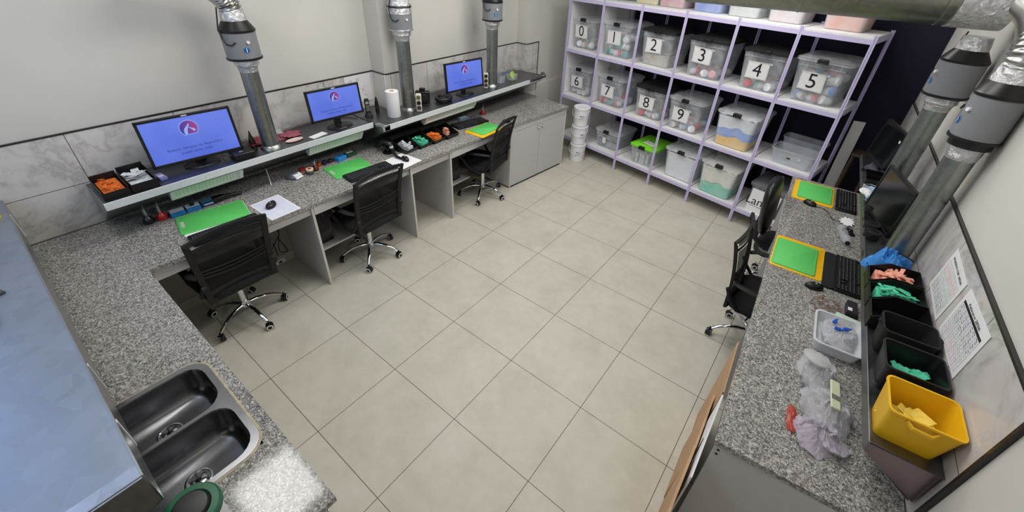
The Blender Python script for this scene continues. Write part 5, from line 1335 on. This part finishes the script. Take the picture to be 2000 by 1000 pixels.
def dispenser(label, loc, rz, mtop):
    t = thing('label_dispenser', label, 'dispenser', loc, rz)
    MB().box((0, 0, 0.09), (0.055, 0.055, 0.18)).build('case', plain('cream_case', (206, 202, 192), 0.4), t, bevel=0.008)
    for k, (z, m_) in enumerate(((0.15, mtop), (0.095, M_blk), (0.045, plain('dark_roll', (58, 54, 52), 0.5)))):
        MB().cyl((0.018, 0, z), (0.034, 0, z), 0.020, 18).build('tape_reel', m_, t)
    return t
dispenser('upright cream dispenser with three dark windows beside the pillar duct', (-1.515, 2.29, HZ), math.radians(-42), plain('amber_reel', (110, 92, 60), 0.4))
dispenser('upright grey and cream dispenser beside the far left monitor', (-1.585, 3.40, HZ), math.radians(-42), M_blk)
t = thing('photo_camera', 'black camera body and lens lying on the hood left of the far monitor', 'camera', (-1.72, 2.52, HZ), math.radians(-50))
MB().box((0, 0, 0.06), (0.07, 0.15, 0.12)).build('body', M_blk, t, bevel=0.012)
MB().cyl((0.03, 0.02, 0.06), (0.085, 0.02, 0.06), 0.04, 24).build('lens', M_blk2, t)
MB().box((0, 0, 0.135), (0.04, 0.06, 0.03)).build('viewfinder', M_blk, t, bevel=0.006)
t = thing('headset', 'round black headset lying in front of the camera', 'headset', (-1.585, 2.70, HZ), 0.3)
MB().tube([(0.075 * math.cos(a), 0.095 * math.sin(a), 0.035) for a in [2 * PI * k / 24 for k in range(25)]], [(0.02, 0.02)] * 25, 10, False).build('band', M_blk, t)
for s in (-1, 1): MB().lathe([(0.04, 0), (0.045, 0.01), (0.045, 0.05), (0.03, 0.06)], (0.02, s * 0.055, 0.0), 20).build('ear_pad', M_blk2, t)
t = thing('glass_tumbler', 'clear tumbler with a blue brush laid across it at the far end of the hood', 'tumbler', (-1.62, 3.72, HZ)); tub(MB(), 0.08, 0.10, 0.10, 0.12, 0.09, 0.02, 0.003); 
m = MB(); tub(m, 0.08, 0.10, 0.10, 0.12, 0.09, 0.02, 0.003); m.build('glass', M_clear, t)
t = thing('blue_brush', 'blue-handled brush laid across the clear tumbler', 'brush', (-1.62, 3.72, HZ + 0.094), 0.9, ry=-0.12); MB().tube([(-0.06, 0, 0), (0.05, 0.0, 0.004), (0.15, 0.02, 0.02)], [(0.012, 0.006), (0.011, 0.006), (0.008, 0.005)], 8).build('handle', plain('royal_blue', (30, 62, 150), 0.35), t)
MB().box((-0.085, 0, 0.0), (0.05, 0.03, 0.012)).build('bristles', M_blk, t)
t = thing('plastic_tub', 'small clear tub of lime green gloves at the far end of the hood', 'tub', (-1.60, 3.93, HZ)); m = MB(); tub(m, 0.10, 0.11, 0.12, 0.13, 0.07, 0.02, 0.003); m.build('body', M_clear, t)
rag('crumpled lime green gloves in the small clear tub', (-1.60, 3.93), 0.4, 0.045, 0.05, 0.10, plain('lime_green_rubber', (176, 200, 92), 0.5), 12, z=HZ + 0.006, name='rubber_gloves', cat='gloves')
# note on the pillar wall
t = thing('wall_note', 'white sheet with faint pen drawings and a red cross taped by the pillar', 'paper', (-1.982, 1.93, 1.345), 0)
MB().box((0, 0, 0), (0.002, 0.29, 0.27)).build('sheet', M_paper, t, smooth=False)
ik = MB()
def pl(pts, r=0.0014): ik.tube([(0.0018, y, z) for y, z in pts], r, 4)
for (cy_, cz_) in ((-0.085, 0.085), (0.0, 0.09)):
    pl([(cy_ + 0.013 * math.cos(a), cz_ + 0.013 * math.sin(a)) for a in [2 * PI * k / 10 for k in range(11)]])
pl([(-0.08, 0.05), (-0.06, 0.06), (-0.05, 0.03), (-0.075, 0.02)]); pl([(-0.055, 0.01), (-0.04, 0.035), (-0.02, 0.015)]); pl([(0.05, -0.06), (0.07, -0.08), (0.08, -0.06)])
ik.build('pen_drawing', plain('grey_pen', (110, 112, 124), 0.6), t)
ik = MB(); pl([(0.02, 0.005), (0.075, -0.035)]); pl([(0.06, 0.02), (0.03, -0.05)]); ik.build('red_cross', plain('red_pen', (196, 92, 84), 0.6), t)

# under the desks
t = thing('computer_tower', 'black computer tower on the low shelf under the second left desk', 'computer', (-1.52, 0.935, 0.3035), 0)
MB().box((0, 0, 0.19), (0.38, 0.18, 0.38)).build('case', M_blk, t, bevel=0.006)
MB().box((0.191, 0, 0.24), (0.004, 0.15, 0.24)).build('front_panel', M_blk2, t, bevel=0.003); MB().box((0.194, 0.03, 0.30), (0.002, 0.006, 0.06)).build('light_strip', plain('violet_strip', (70, 70, 170), 0.3), t, smooth=False)
t = thing('computer_tower', 'black computer tower on the low shelf under the far left desk', 'computer', (-1.50, 2.55, 0.3035), 0)
MB().box((0, 0, 0.19), (0.38, 0.18, 0.38)).build('case', M_blk, t, bevel=0.006); MB().box((0.191, 0, 0.24), (0.004, 0.15, 0.24)).build('front_panel', M_blk2, t, bevel=0.003)
def cables(label, mat, pts, r): 
    m = MB(); m.tube(pts, r, 6); o = m.build('hanging_cable', mat, None); return tag(o, label, 'cable')
def cr(P_, n=8):
    P_ = [Vector(p) for p in P_]; ext = [P_[0] * 2 - P_[1]] + P_ + [P_[-1] * 2 - P_[-2]]; out = []
    for i in range(1, len(ext) - 2):
        for k in range(n):
            u = k / n; a, b, c, d = ext[i - 1], ext[i], ext[i + 1], ext[i + 2]
            out.append(0.5 * ((2 * b) + (-a + c) * u + (2 * a - 5 * b + 4 * c - d) * u * u + (-a + 3 * b - 3 * c + d) * u ** 3))
    return out + [P_[-1]]
cables('black cable hanging straight down under the nearest left desk', M_blk, cr([(-1.72, 0.62, 0.72), (-1.70, 0.60, 0.5), (-1.71, 0.64, 0.3), (-1.73, 0.66, 0.12)]), 0.004)
cables('black cable looping lowest under the nearest left desk', M_blk, cr([(-1.72, 0.70, 0.72), (-1.68, 0.72, 0.45), (-1.66, 0.66, 0.22), (-1.70, 0.74, 0.15), (-1.73, 0.70, 0.30)]), 0.004)
cables('black cable crossing the others under the nearest left desk', M_blk, cr([(-1.72, 0.54, 0.72), (-1.69, 0.60, 0.52), (-1.66, 0.70, 0.40), (-1.70, 0.66, 0.28), (-1.73, 0.60, 0.18)]), 0.0035)
cables('grey-white cable drooping under the apron of the nearest left desk', M_white, cr([(-1.70, 0.48, 0.72), (-1.66, 0.56, 0.62), (-1.66, 0.66, 0.60), (-1.70, 0.76, 0.70)]), 0.003)
t = thing('socket_strip', 'white socket strip on the wall foot under the nearest left desk', 'socket', (-1.745, 0.66, 0.02)); MB().box((0, 0, 0.02), (0.03, 0.10, 0.04)).build('case', M_white, t, bevel=0.004)
MB().box((0.016, 0.0, 0.02), (0.002, 0.03, 0.02)).build('socket_hole', M_blk, t, smooth=False)

# ------------------------------------------------------------ sink side
t = thing('waste_canister', 'grey-white canister with green-rimmed black lid beside the sink', 'canister', (0.612, -0.583, ZT + 0.001))
MB().lathe([(0.070, 0), (0.072, 0.005), (0.078, 0.14)], n=36).build('body', M_white, t)
MB().lathe([(0.083, 0.135), (0.086, 0.14), (0.086, 0.158), (0.080, 0.165), (0.060, 0.167), (0.056, 0.163)], n=40).build('green_rim', plain('dark_green_plastic', (22, 92, 62), 0.4, var=0.05), t)
MB().lathe([(0.058, 0.160), (0.056, 0.170), (0.050, 0.176), (0.03, 0.178)], n=36).build('lid_centre', M_blk, t)
t = thing('notepad', 'yellow notepad at the wall end of the bluish hood shelf', 'notepad', (-1.80, -0.74, 1.181), 0.2); MB().box((0, 0, 0.012), (0.15, 0.14, 0.024)).build('pad', plain('bright_yellow_paper', (236, 222, 40), 0.7), t, smooth=False)
t = thing('framed_card', 'dark-rimmed white card lying at the left edge of the bluish hood shelf', 'card', (-0.95, -0.86, 1.181), 0.35); MB().box((0, 0, 0.005), (0.22, 0.16, 0.010)).build('frame', M_dkgrey, t, smooth=False); MB().box((0, 0, 0.0105), (0.20, 0.14, 0.001)).build('card', M_paper, t, smooth=False)
t = thing('black_case', 'black case lying at the left edge of the bluish hood shelf', 'case', (-0.73, -0.90, 1.181), 0.35); MB().box((0, 0, 0.02), (0.18, 0.16, 0.04)).build('case', M_blk, t, bevel=0.005)

# ------------------------------------------------------------ right counter
def yb(label, c, ang): return board(label, c, 0.315, 0.435, ang, M_yel, slot=False)
yb('yellow cutting board under the nearer right green board', (1.998, 2.652), 92.5)
board('green cutting board on the yellow one, nearer of the two on the right counter', (1.980, 2.632), 0.262, 0.365, 92.5, M_green, z=ZT + 0.008, slot=False)
yb('yellow cutting board under the farther right green board', (1.955, 3.825), 93)
board('green cutting board on the yellow one at the far end of the right counter', (1.965, 3.83), 0.262, 0.36, 93, M_green, z=ZT + 0.008, slot=False)
keyboard('wide black keyboard with wrist rest beside the nearer right boards', (2.292, 2.625), 93 , l=0.45, w=0.15, rest=False).rotation_euler = (0, 0, math.radians(-87))
kb = keyboard('black keyboard beside the far right boards, under the blue face masks', (2.20, 3.83), 0, l=0.43, w=0.15); kb.rotation_euler = (0, 0, math.radians(-87))
MB().rings([rr(0.45, 0.065, 0.02, 0.0, cy=-0.107), rr(0.45, 0.065, 0.02, 0.012, cy=-0.107)], True, True).build('wrist_rest', M_blk2, [o for o in COL.objects if o.name.startswith('keyboard') and 'wrist rest' in o.get('label', '')][0])
mouse('black mouse beside the wide keyboard on the right counter', (2.128, 2.345), 200)
mouse('black and silver mouse below the far right boards', (1.955, 3.565), 160, cord=[(1.99, 3.545, ZT + 0.006), (2.06, 3.56, ZT + 0.004), (2.107, 3.50, ZT + 0.004), (2.135, 3.41, ZT + 0.004), (2.24, 3.40, ZT + 0.004)])
m = MB(); n = 22; r2 = random.Random(4)
A_ = [(0.052 * (1 if k % 2 else 0.72) * r2.uniform(0.85, 1.15) * math.cos(2 * PI * k / n), 0.075 * (1 if k % 2 else 0.74) * r2.uniform(0.85, 1.15) * math.sin(2 * PI * k / n)) for k in range(n)]
m.prism(A_, 0.0, 0.003); o = m.build('torn_paper', M_paper, None, smooth=False); o.location = (2.235, 3.43, ZT + 0.012); o.rotation_euler = (0.08, -0.1, 0); tag(o, 'torn jagged white paper beside the hood on the right counter', 'paper')
t = thing('plastic_bottle', 'crumpled clear plastic bottle lying under the right hood lip', 'bottle', (2.225, 3.14, ZT + 0.034), 0.25); m = MB(Matrix.Rotation(PI / 2, 4, 'X')); m.lathe([(0.02, -0.11), (0.033, -0.10), (0.028, -0.06), (0.033, -0.03), (0.028, 0.01), (0.033, 0.05), (0.030, 0.08), (0.014, 0.11)], n=20); m.build('body', M_clear, t)
m = MB(Matrix.Rotation(PI / 2, 4, 'X')); m.lathe([(0.015, 0.11), (0.015, 0.125)], n=16); m.build('cap', M_blk, t)
rag('dark crumpled pouch beside the torn paper', (2.255, 3.27), 0.3, 0.035, 0.05, 0.03, M_blk, 21, z=ZT + 0.001, name='dark_pouch', cat='pouch')
# tray with syringes
t = thing('instrument_tray', 'translucent white tray of wrapped syringes on the right counter', 'tray', (2.275, 1.905, ZT + 0.001), math.radians(4)); m = MB(); tub(m, 0.19, 0.26, 0.215, 0.285, 0.07, 0.03, 0.004, lip=0.006); m.build('body', mat_clear('white_tray_plastic', (232, 234, 238), 0.75, 0.3), t)
for k in range(9):
    x, y, a = 2.275 + r2.uniform(-0.05, 0.05), 1.905 + r2.uniform(-0.08, 0.08), r2.uniform(-0.5, 0.5)
    s = thing('syringe', 'clear wrapped syringe lying in the translucent tray', 'syringe', (x, y, ZT + 0.014 + 0.005 * k), a, 'syringes in the translucent tray')
    MB().cyl((0, -0.045, 0), (0, 0.03, 0), 0.007, 10).build('barrel', M_clear, s)
    MB().cyl((0, 0.03, 0), (0, 0.055, 0), 0.004, 8).build('plunger', M_white, s)
rag('crinkled clear wrapping heaped in the syringe tray', (2.28, 1.93), 0.2, 0.085, 0.12, 0.055, M_bag, 30, z=ZT + 0.03, name='clear_wrapping', cat='wrap', n=26)
for k, (x, y) in enumerate(((2.262, 1.90), (2.30, 1.925), (2.245, 1.955))):
    t = thing('tube_cap', 'bright blue cap on the wrapping in the syringe tray', 'cap', (x, y, ZT + 0.088), 0.6 * k, 'blue caps in the syringe tray'); MB().rings([rr(0.03, 0.018, 0.006, 0), rr(0.026, 0.016, 0.006, 0.012)], True, True).build('cap', plain('bright_blue_cap', (44, 96, 206), 0.35), t); MB().cyl((0.012, 0, 0.006), (0.026, 0.002, 0.006), 0.005, 8).build('spout', plain('bright_blue_cap', (44, 96, 206), 0.35), t)
t = thing('test_kit_box', 'pale green flat carton behind the syringe tray', 'box', (2.335, 2.115, ZT + 0.001), -0.10); MB().box((0, 0, 0.008), (0.15, 0.09, 0.016)).build('carton', plain('pale_mint_card', (196, 220, 204), 0.6), t, smooth=False); MB().box((-0.03, 0.0, 0.0165), (0.018, 0.018, 0.0006)).build('print', M_blk, t, smooth=False)
t = thing('dark_carton', 'narrow dark carton with a white label under the right hood lip', 'box', (2.33, 2.24, ZT + 0.001), 0.05); MB().box((0, 0, 0.02), (0.05, 0.12, 0.04)).build('carton', plain('dark_plum_card', (44, 40, 48), 0.5), t, smooth=False); MB().box((-0.012, -0.03, 0.0405), (0.022, 0.03, 0.0006)).build('label', M_paper, t, smooth=False)
# rust-coloured stain on the granite
t = MB(); t.lathe([(1.0, 0), (0.98, 0.0004)], n=26, sx=0.085, sy=0.13); o = t.build('rust_stain', mat_granite('rust_stained_granite'), None)
nt = o.data.materials[0].node_tree; bs_ = nt.nodes['Principled BSDF']; src = bs_.inputs['Base Color'].links[0].from_socket
mxn = nt.nodes.new('ShaderNodeMix'); mxn.data_type = 'RGBA'; mxn.blend_type = 'MULTIPLY'; mxn.inputs[0].default_value = 0.45; mxn.inputs[7].default_value = lin(226, 168, 140); nt.links.new(src, mxn.inputs[6]); nt.links.new(mxn.outputs[2], bs_.inputs['Base Color'])
trn = nt.nodes.new('ShaderNodeBsdfTransparent'); ms = nt.nodes.new('ShaderNodeMixShader'); nz = nt.nodes.new('ShaderNodeTexNoise'); nz.inputs['Scale'].default_value = 30
rmp = nt.nodes.new('ShaderNodeMapRange'); rmp.inputs[1].default_value = 0.4; rmp.inputs[2].default_value = 0.6; gp = nt.nodes.new('ShaderNodeNewGeometry')
nt.links.new(gp.outputs['Position'], nz.inputs['Vector']); nt.links.new(nz.outputs[0], rmp.inputs[0]); nt.links.new(rmp.outputs[0], ms.inputs[0]); nt.links.new(trn.outputs[0], ms.inputs[1]); nt.links.new(bs_.outputs[0], ms.inputs[2]); nt.links.new(ms.outputs[0], nt.nodes['Material Output'].inputs[0])
o.location = (2.215, 2.18, ZT + 0.0006); tag(o, 'faint rusty stain on the granite behind the syringe tray', 'stain')
# heap of bags
rag('crumpled clear plastic bag beside the syringe tray', (2.235, 1.555), 0.2, 0.085, 0.12, 0.09, M_bag, 41, z=ZT + 0.001, name='plastic_bag', cat='bag', n=30)
rag('crumpled clear bag on the pile in front of the right hood', (2.285, 1.36), 0.2, 0.105, 0.13, 0.09, M_bag, 42, z=ZT + 0.001, name='plastic_bag', cat='bag', n=30)
rag('lilac-tinted crumpled bag nearest the front of the right counter pile', (2.275, 1.20), 0.1, 0.095, 0.085, 0.07, mat_clear('lilac_bag', (222, 212, 228), 0.5, 0.25, fold=24), 43, z=ZT + 0.001, name='plastic_bag', cat='bag', n=30)
rag('dark red edge of wrapping at the front of the bag pile', (2.172, 1.235), 0.1, 0.022, 0.075, 0.010, plain('rust_red_film', (168, 66, 54), 0.35), 44, z=ZT + 0.001, name='red_wrapping', cat='wrap')
t = thing('lens_lid', 'round milky plastic lid lying on the clear bag pile', 'lid', (2.195, 1.58, ZT + 0.095), 0, rx=-0.2, ry=0.15); MB().lathe([(0.056, 0), (0.062, 0.004), (0.062, 0.012), (0.055, 0.016), (0.0, 0.022)][:4], n=32).build('disc', mat_clear('milky_plastic', (216, 218, 218), 0.55, 0.3), t)
t = thing('pale_packet', 'long pale green packet on the bag pile beside the hood', 'packet', (2.29, 1.40, ZT + 0.10), 0.10, ry=0.15); MB().box((0, 0, 0), (0.04, 0.17, 0.012)).build('packet', plain('pale_green_paper', (208, 214, 184), 0.6), t, bevel=0.004); MB().box((0, -0.02, 0.0063), (0.036, 0.03, 0.0006)).build('print', plain('grey_green_print', (112, 118, 104), 0.6), t, smooth=False)
# cardboard sheets and white panels leaning on the counter front
def lean(name, label, p0, p1, zt_, out, mat, th=0.006, top2=None):
    """sheet leaning against the counter front: foot line p0-p1 on the floor, top edge moved by out towards the counter"""
    t = thing(name, label, 'sheet', (p0[0], p0[1], 0))
    a = Vector((0, 0, 0.002)); b = Vector((p1[0] - p0[0], p1[1] - p0[1], 0.002)); n = Vector((1, 0.05, 0)) * out
    z2 = top2 if top2 else zt_
    MB().poly3([a, b, b + n + Vector((0, 0, z2)), a + n + Vector((0, 0, zt_))], -th).build('sheet', mat, t, smooth=False)
    return t
lean('cardboard_sheet', 'tan cardboard sheet leaning on the right counter front, farthest', (1.872, 1.285), (1.846, 1.66), 0.72, 0.025, M_card, top2=0.745)
lean('cardboard_sheet', 'tan cardboard sheet leaning by the counter corner, middle one', (1.862, 1.02), (1.850, 1.38), 0.56, 0.022, M_card, 0.010)
lean('white_panel', 'white panel with a wire taped to it leaning at the counter corner', (1.896, 0.80), (1.885, 1.22), 0.66, 0.012, M_paper, 0.008, top2=0.77)
lean('cardboard_sheet', 'tan cardboard sheet nearest the camera at the counter corner', (1.872, 0.60), (1.868, 0.985), 0.62, 0.012, M_card, 0.012)
t = thing('black_wire', 'thin black wire down the white leaning panel', 'wire', (0, 0, 0)); MB().tube([(1.893, 1.02, 0.66), (1.888, 0.96, 0.55), (1.886, 0.90, 0.42)], 0.0025, 6).build('wire', M_blk, t)

# ------------------------------------------------------------ boxes on the right hood
RZ = 1.0905
def rloc(y, d): return (wallR(y) - 0.012 - d, y)
def pick_bin(label, y, strip=None, cn=None, d=0.125, h=0.115, l=0.155, w=0.205):
    x, yy = rloc(y, d)
    t = thing('picking_bin', label, 'bin', (x, yy, RZ), RA)
    # opening towards -x: sides cut down at the front
    m = MB(); w2 = w / 2; out = [(-w2, 0), (w2 - 0.01, 0), (w2, h), (-w2 * 0.25, h), (-w2 * 1.0, h * 0.55)]
    for s in (-l / 2, l / 2 - 0.003):
        A = [m._v((a, s, b)) for a, b in out]; B = [m._v((a, s + 0.003, b)) for a, b in out]; m._f(A[::-1]); m._f(B)
        for k in range(5): m._f([A[k], A[(k + 1) % 5], B[(k + 1) % 5], B[k]])
    m.poly3([(w2 - 0.01, -l / 2, 0), (w2 - 0.01, l / 2, 0), (w2, l / 2, h), (w2, -l / 2, h)], 0.003)
    m.poly3([(-w2, -l / 2, 0), (-w2, l / 2, 0), (-w2, l / 2, h * 0.55), (-w2, -l / 2, h * 0.55)], -0.003)
    m.box((0, 0, 0.002), (w - 0.01, l, 0.004)); m.box((w2 * 0.35, 0, 0.012), (0.003, l, 0.02))
    m.build('bin_body', M_blk, t, smooth=False)
    r = MB(); r.box((-w2 - 0.003, 0, h * 0.53), (0.008, l, 0.008)); r.box((-w2 - 0.001, 0, h * 0.3), (0.003, l * 0.6, 0.03)); r.build('label_holder', M_blk2, t, smooth=False)
    if strip:
        strips('heap of %s strips in a black picking bin on the right hood' % cn, (x, yy, RZ + 0.008), RA, strip, w - 0.05, l - 0.045, 0.10, None, 26, sz=(0.062, 0.012, 0.003))
    return t
pick_bin('black picking bin of salmon strips, farthest in the row on the right hood', 2.215, M_salmon, 'salmon')
pick_bin('black picking bin of mint green strips next to the salmon one', 2.045, M_teal, 'mint green')
pick_bin('empty black picking bin between the mint green one and the round-cornered tub', 1.872, h=0.125)
def tubx(label, y, mat, h, w0, l0, w1, l1, name='plastic_bin', ears=True, d=0.12, inner=None):
    x, yy = rloc(y, d)
    t = thing(name, label, 'bin', (x, yy, RZ), RA); m = MB(); tub(m, w0, l0, w1, l1, h, 0.022, 0.003, lip=0.004); m.build('body', mat, t, angle=50)
    if ears:
        for s in (-1, 1):
            m = MB(); m.rings([[(s * (w1 / 2 + 0.003 + 0.014 * math.sin(PI * k / 8)) , -0.022 + 0.044 * k / 8, z) for k in range(9)] + [(s * (w1 / 2 - 0.002), 0.02, z), (s * (w1 / 2 - 0.002), -0.02, z)] for z in (h - 0.014, h - 0.004)], True, True); m.build('ear', mat, t)
    return t
tubx('empty dark grey tub with ears on its rim on the right hood', 1.685, M_blk2, 0.15, 0.165, 0.115, 0.195, 0.15)
tubx('black tub of mint green strips beside the yellow tub', 1.462, M_blk, 0.15, 0.165, 0.13, 0.20, 0.185, ears=False)
x_, y_ = rloc(1.462, 0.12); strips('heap of mint green strips in the black tub beside the yellow tub', (x_, y_, RZ + 0.006), RA, M_teal, 0.13, 0.09, 0.085, None, 26, sz=(0.06, 0.018, 0.003))
yt = tubx('yellow tub nearest the camera on the right hood', 1.205, M_yel, 0.168, 0.18, 0.145, 0.212, 0.188, name='yellow_bin', ears=False)
g_ = MB(); g_.tube([(-0.05, -0.093, 0.148), (-0.035, -0.112, 0.142), (0.02, -0.114, 0.142), (0.04, -0.093, 0.148)], [(0.006, 0.010)] * 4, 8); g_.build('grip', M_yel, yt)
x_, y_ = rloc(1.205, 0.12); strips('heap of pale yellow slips in the yellow tub', (x_ - 0.01, y_ + 0.0, RZ + 0.006), RA, M_yslip, 0.13, 0.09, 0.095, None, 12, name='paper_slips', sz=(0.065, 0.045, 0.0015), cat='slips')
# blue bag, masks, black bits
x_, y_ = rloc(2.385, 0.13)
rag('clear zip bag stuffed with blue film behind the salmon bin', (x_, y_), RA, 0.115, 0.065, 0.13, plain('sky_blue_film', (62, 140, 214), 0.35, var=0.15, scale=30), 51, z=RZ, name='blue_bag', cat='bag', n=26)
t = thing('bag_clip', 'black cord tie across the blue zip bag', 'tie', (x_, y_, RZ + 0.142), 0); MB().tube([(-0.07, 0.04, -0.01), (-0.02, 0.02, 0.0), (0.04, -0.01, 0.0), (0.08, -0.02, -0.01)], 0.004, 8).build('cord', M_blk, t)
mk = None
for k in range(4):
    if mk is None:
        mk = thing('face_mask', 'pale blue pleated face mask, in the pile on the right hood lip', 'mask', (2.30, 3.47, RZ + 0.002), 0.1, 'blue face masks in a pile')
        m = MB()
        for i in range(5): m.box((-0.04 + 0.02 * i, 0, 0.003 + (0.003 if i % 2 else 0)), (0.021, 0.16, 0.002), (0, 0.15 * (-1) ** i, 0))
        m.build('pleated_body', plain('pale_blue_mask', (160, 196, 222), 0.7), mk, smooth=False)
        for s in (-1, 1):
            MB().tube([(-0.045, s * 0.08, 0.004), (-0.06, s * 0.11, 0.006), (0.0, s * 0.125, 0.004), (0.045, s * 0.08, 0.004)], 0.002, 5).build('ear_loop', M_white, mk)
    else:
        copy_tree(mk, (2.30 + 0.008 * k, 3.47 + 0.012 * k, RZ + 0.002 + 0.011 * k), 0.1 + 0.12 * k)
rag('crumpled white tissue hanging over the right hood lip', (2.262, 3.50), 0.3, 0.04, 0.07, 0.035, M_paper, 61, z=RZ + 0.02 - 0.02, name='tissue', cat='tissue', n=20)
for k, (y, r, h_, lb) in enumerate(((2.78, 0.045, 0.045, 'round black pot on the right hood nearest the blue bag'), (2.90, 0.042, 0.04, 'round black pot on the right hood, middle of three'), (3.16, 0.036, 0.045, 'small black box-like pot beside the white tissue'))):
    x_, y_ = rloc(y, 0.19); pot(lb, x_, y_, r, h_, M_blk, M_blk2, z=RZ - 0.0005, name='black_pot')
for k, (y, rz_) in enumerate(((3.68, 0.0), (3.80, 0.06))):
    x_, y_ = rloc(y, 0.14)
    black_tray('black tray on the right hood behind the masks, %s' % ('nearer one' if k == 0 else 'farther one'), (x_, y_), RA + PI + rz_, 0.17, 0.11, 0.075, z=RZ)
x_, y_ = rloc(3.93, 0.16)
rag('crinkled smoky plastic sheet at the far end of the right hood', (x_, y_ + 0.08), RA, 0.06, 0.11, 0.08, mat_clear('smoky_film', (96, 98, 112), 0.6, 0.2, fold=28), 71, z=RZ, name='plastic_film', cat='film', n=24)
hw = MB(Matrix.Translation((-1, 0, 0)))
# handwriting on the lip
t = RH
sg = MB(); ydl = 4.45 - 2.60
sg.tube([(0.2265, ydl + 0.00, 1.085), (0.2268, ydl + 0.02, 1.07), (0.2265, ydl + 0.03, 1.09), (0.2265, ydl + 0.05, 1.065), (0.2265, ydl + 0.06, 1.085), (0.2265, ydl + 0.08, 1.07)], 0.0012, 4); sg.build('scribble', M_ink, t)

# ------------------------------------------------------------ calendars on the marble
def calendar(label, yc, zc, w, h, title, dark, tilt, acc):
    x = wallR(yc) - 0.0145
    t = thing('wall_calendar', label, 'calendar', (x, yc, zc), RA, rx=0)
    X = Matrix.Rotation(math.radians(tilt), 4, 'X')
    s = MB(X).box((0, 0, 0), (0.002, w, h)).build('sheet', M_paper, t, smooth=False)
    g = MB(X); x1 = -0.0014
    gw, gh = w * 0.84, h * 0.70; z0 = h * 0.26
    for k in range(8): g.box((x1, -gw / 2 + gw * k / 7, z0 - gh / 2), (0.0005, 0.0009, gh))
    for k in range(7): g.box((x1, 0, z0 - gh * k / 6), (0.0005, gw, 0.0009))
    g.build('grid_lines', plain('grey_grid', (150, 150, 158), 0.7), s, smooth=False)
    if dark: MB(X).box((x1 - 0.0001, 0, z0 + 0.006), (0.0006, gw, 0.012)).build('header_bar', M_ink, s, smooth=False)
    R_ = random.Random(int(w * 1000) + len(title))
    rows = []
    for r in range(6):
        col = acc[r]
        mk_ = MB(X)
        for c in range(7):
            y = gw / 2 - gw * (c + 0.5) / 7; z = z0 - gh * (r + 0.5) / 6
            for q in range(2):
                mk_.box((x1 - 0.0002, y + R_.uniform(-0.004, 0.004), z + 0.007 - 0.013 * q), (0.0005, gw / 7 * R_.uniform(0.32, 0.55), 0.0024), (0.5 * 0 + R_.uniform(0.1, 0.4), 0, 0))
        mk_.box((x1 - 0.0001, 0, z0 - gh * (r + 0.5) / 6), (0.0003, gw * 0.96, 0.0006))
        mk_.build('entries', plain('pen_%d_%d_%d' % col, col, 0.7), s, smooth=False)
    text('title', title, h * 0.075, M_ink, s, (-0.0016, 0, 0), (0, 0, 0), ext=0.0002, width=w * (0.52 if dark else 0.74))
    ob = s.children[-1]
    for v in ob.data.vertices:
        c = v.co.copy(); v.co = X @ Vector((-0.0016 - c.z, -c.x, h * (0.36 if dark else 0.36) + c.y))
    return t
inks = [(46, 50, 60), (70, 74, 84), (150, 176, 160), (150, 176, 160), (236, 150, 150), (160, 180, 170)]
calendar('white handwritten January 2026 calendar on the marble behind the salmon bin', 2.02, 1.335, 0.30, 0.235, 'ENERO DE 2026', False, 3, [(200, 180, 190), (232, 130, 130), (150, 190, 172), (150, 180, 168), (86, 90, 104), (56, 60, 74)])
calendar('white February 2026 calendar with a dark header bar, nearer one on the marble', 1.64, 1.345, 0.345, 0.235, 'Febrero 2026', True, -2, [(44, 50, 96), (44, 50, 96), (52, 58, 92), (150, 186, 170), (206, 160, 180), (210, 180, 200)])
t = thing('wall_calendar', 'small tilted sheet on the marble between the two right ducts', 'calendar', (wallR(2.98) - 0.0145, 2.98, 1.36), RA)
s = MB().box((0, 0, 0), (0.002, 0.22, 0.19)).build('sheet', M_paper, t, smooth=False)
g = MB()
for k in range(6): g.box((-0.0014, 0.0, 0.06 - 0.024 * k), (0.0005, 0.16, 0.006))
g.box((-0.0013, 0, 0), (0.0003, 0.0008, 0.13))
g.build('entries', plain('faint_pen', (150, 150, 178), 0.7), s, smooth=False)
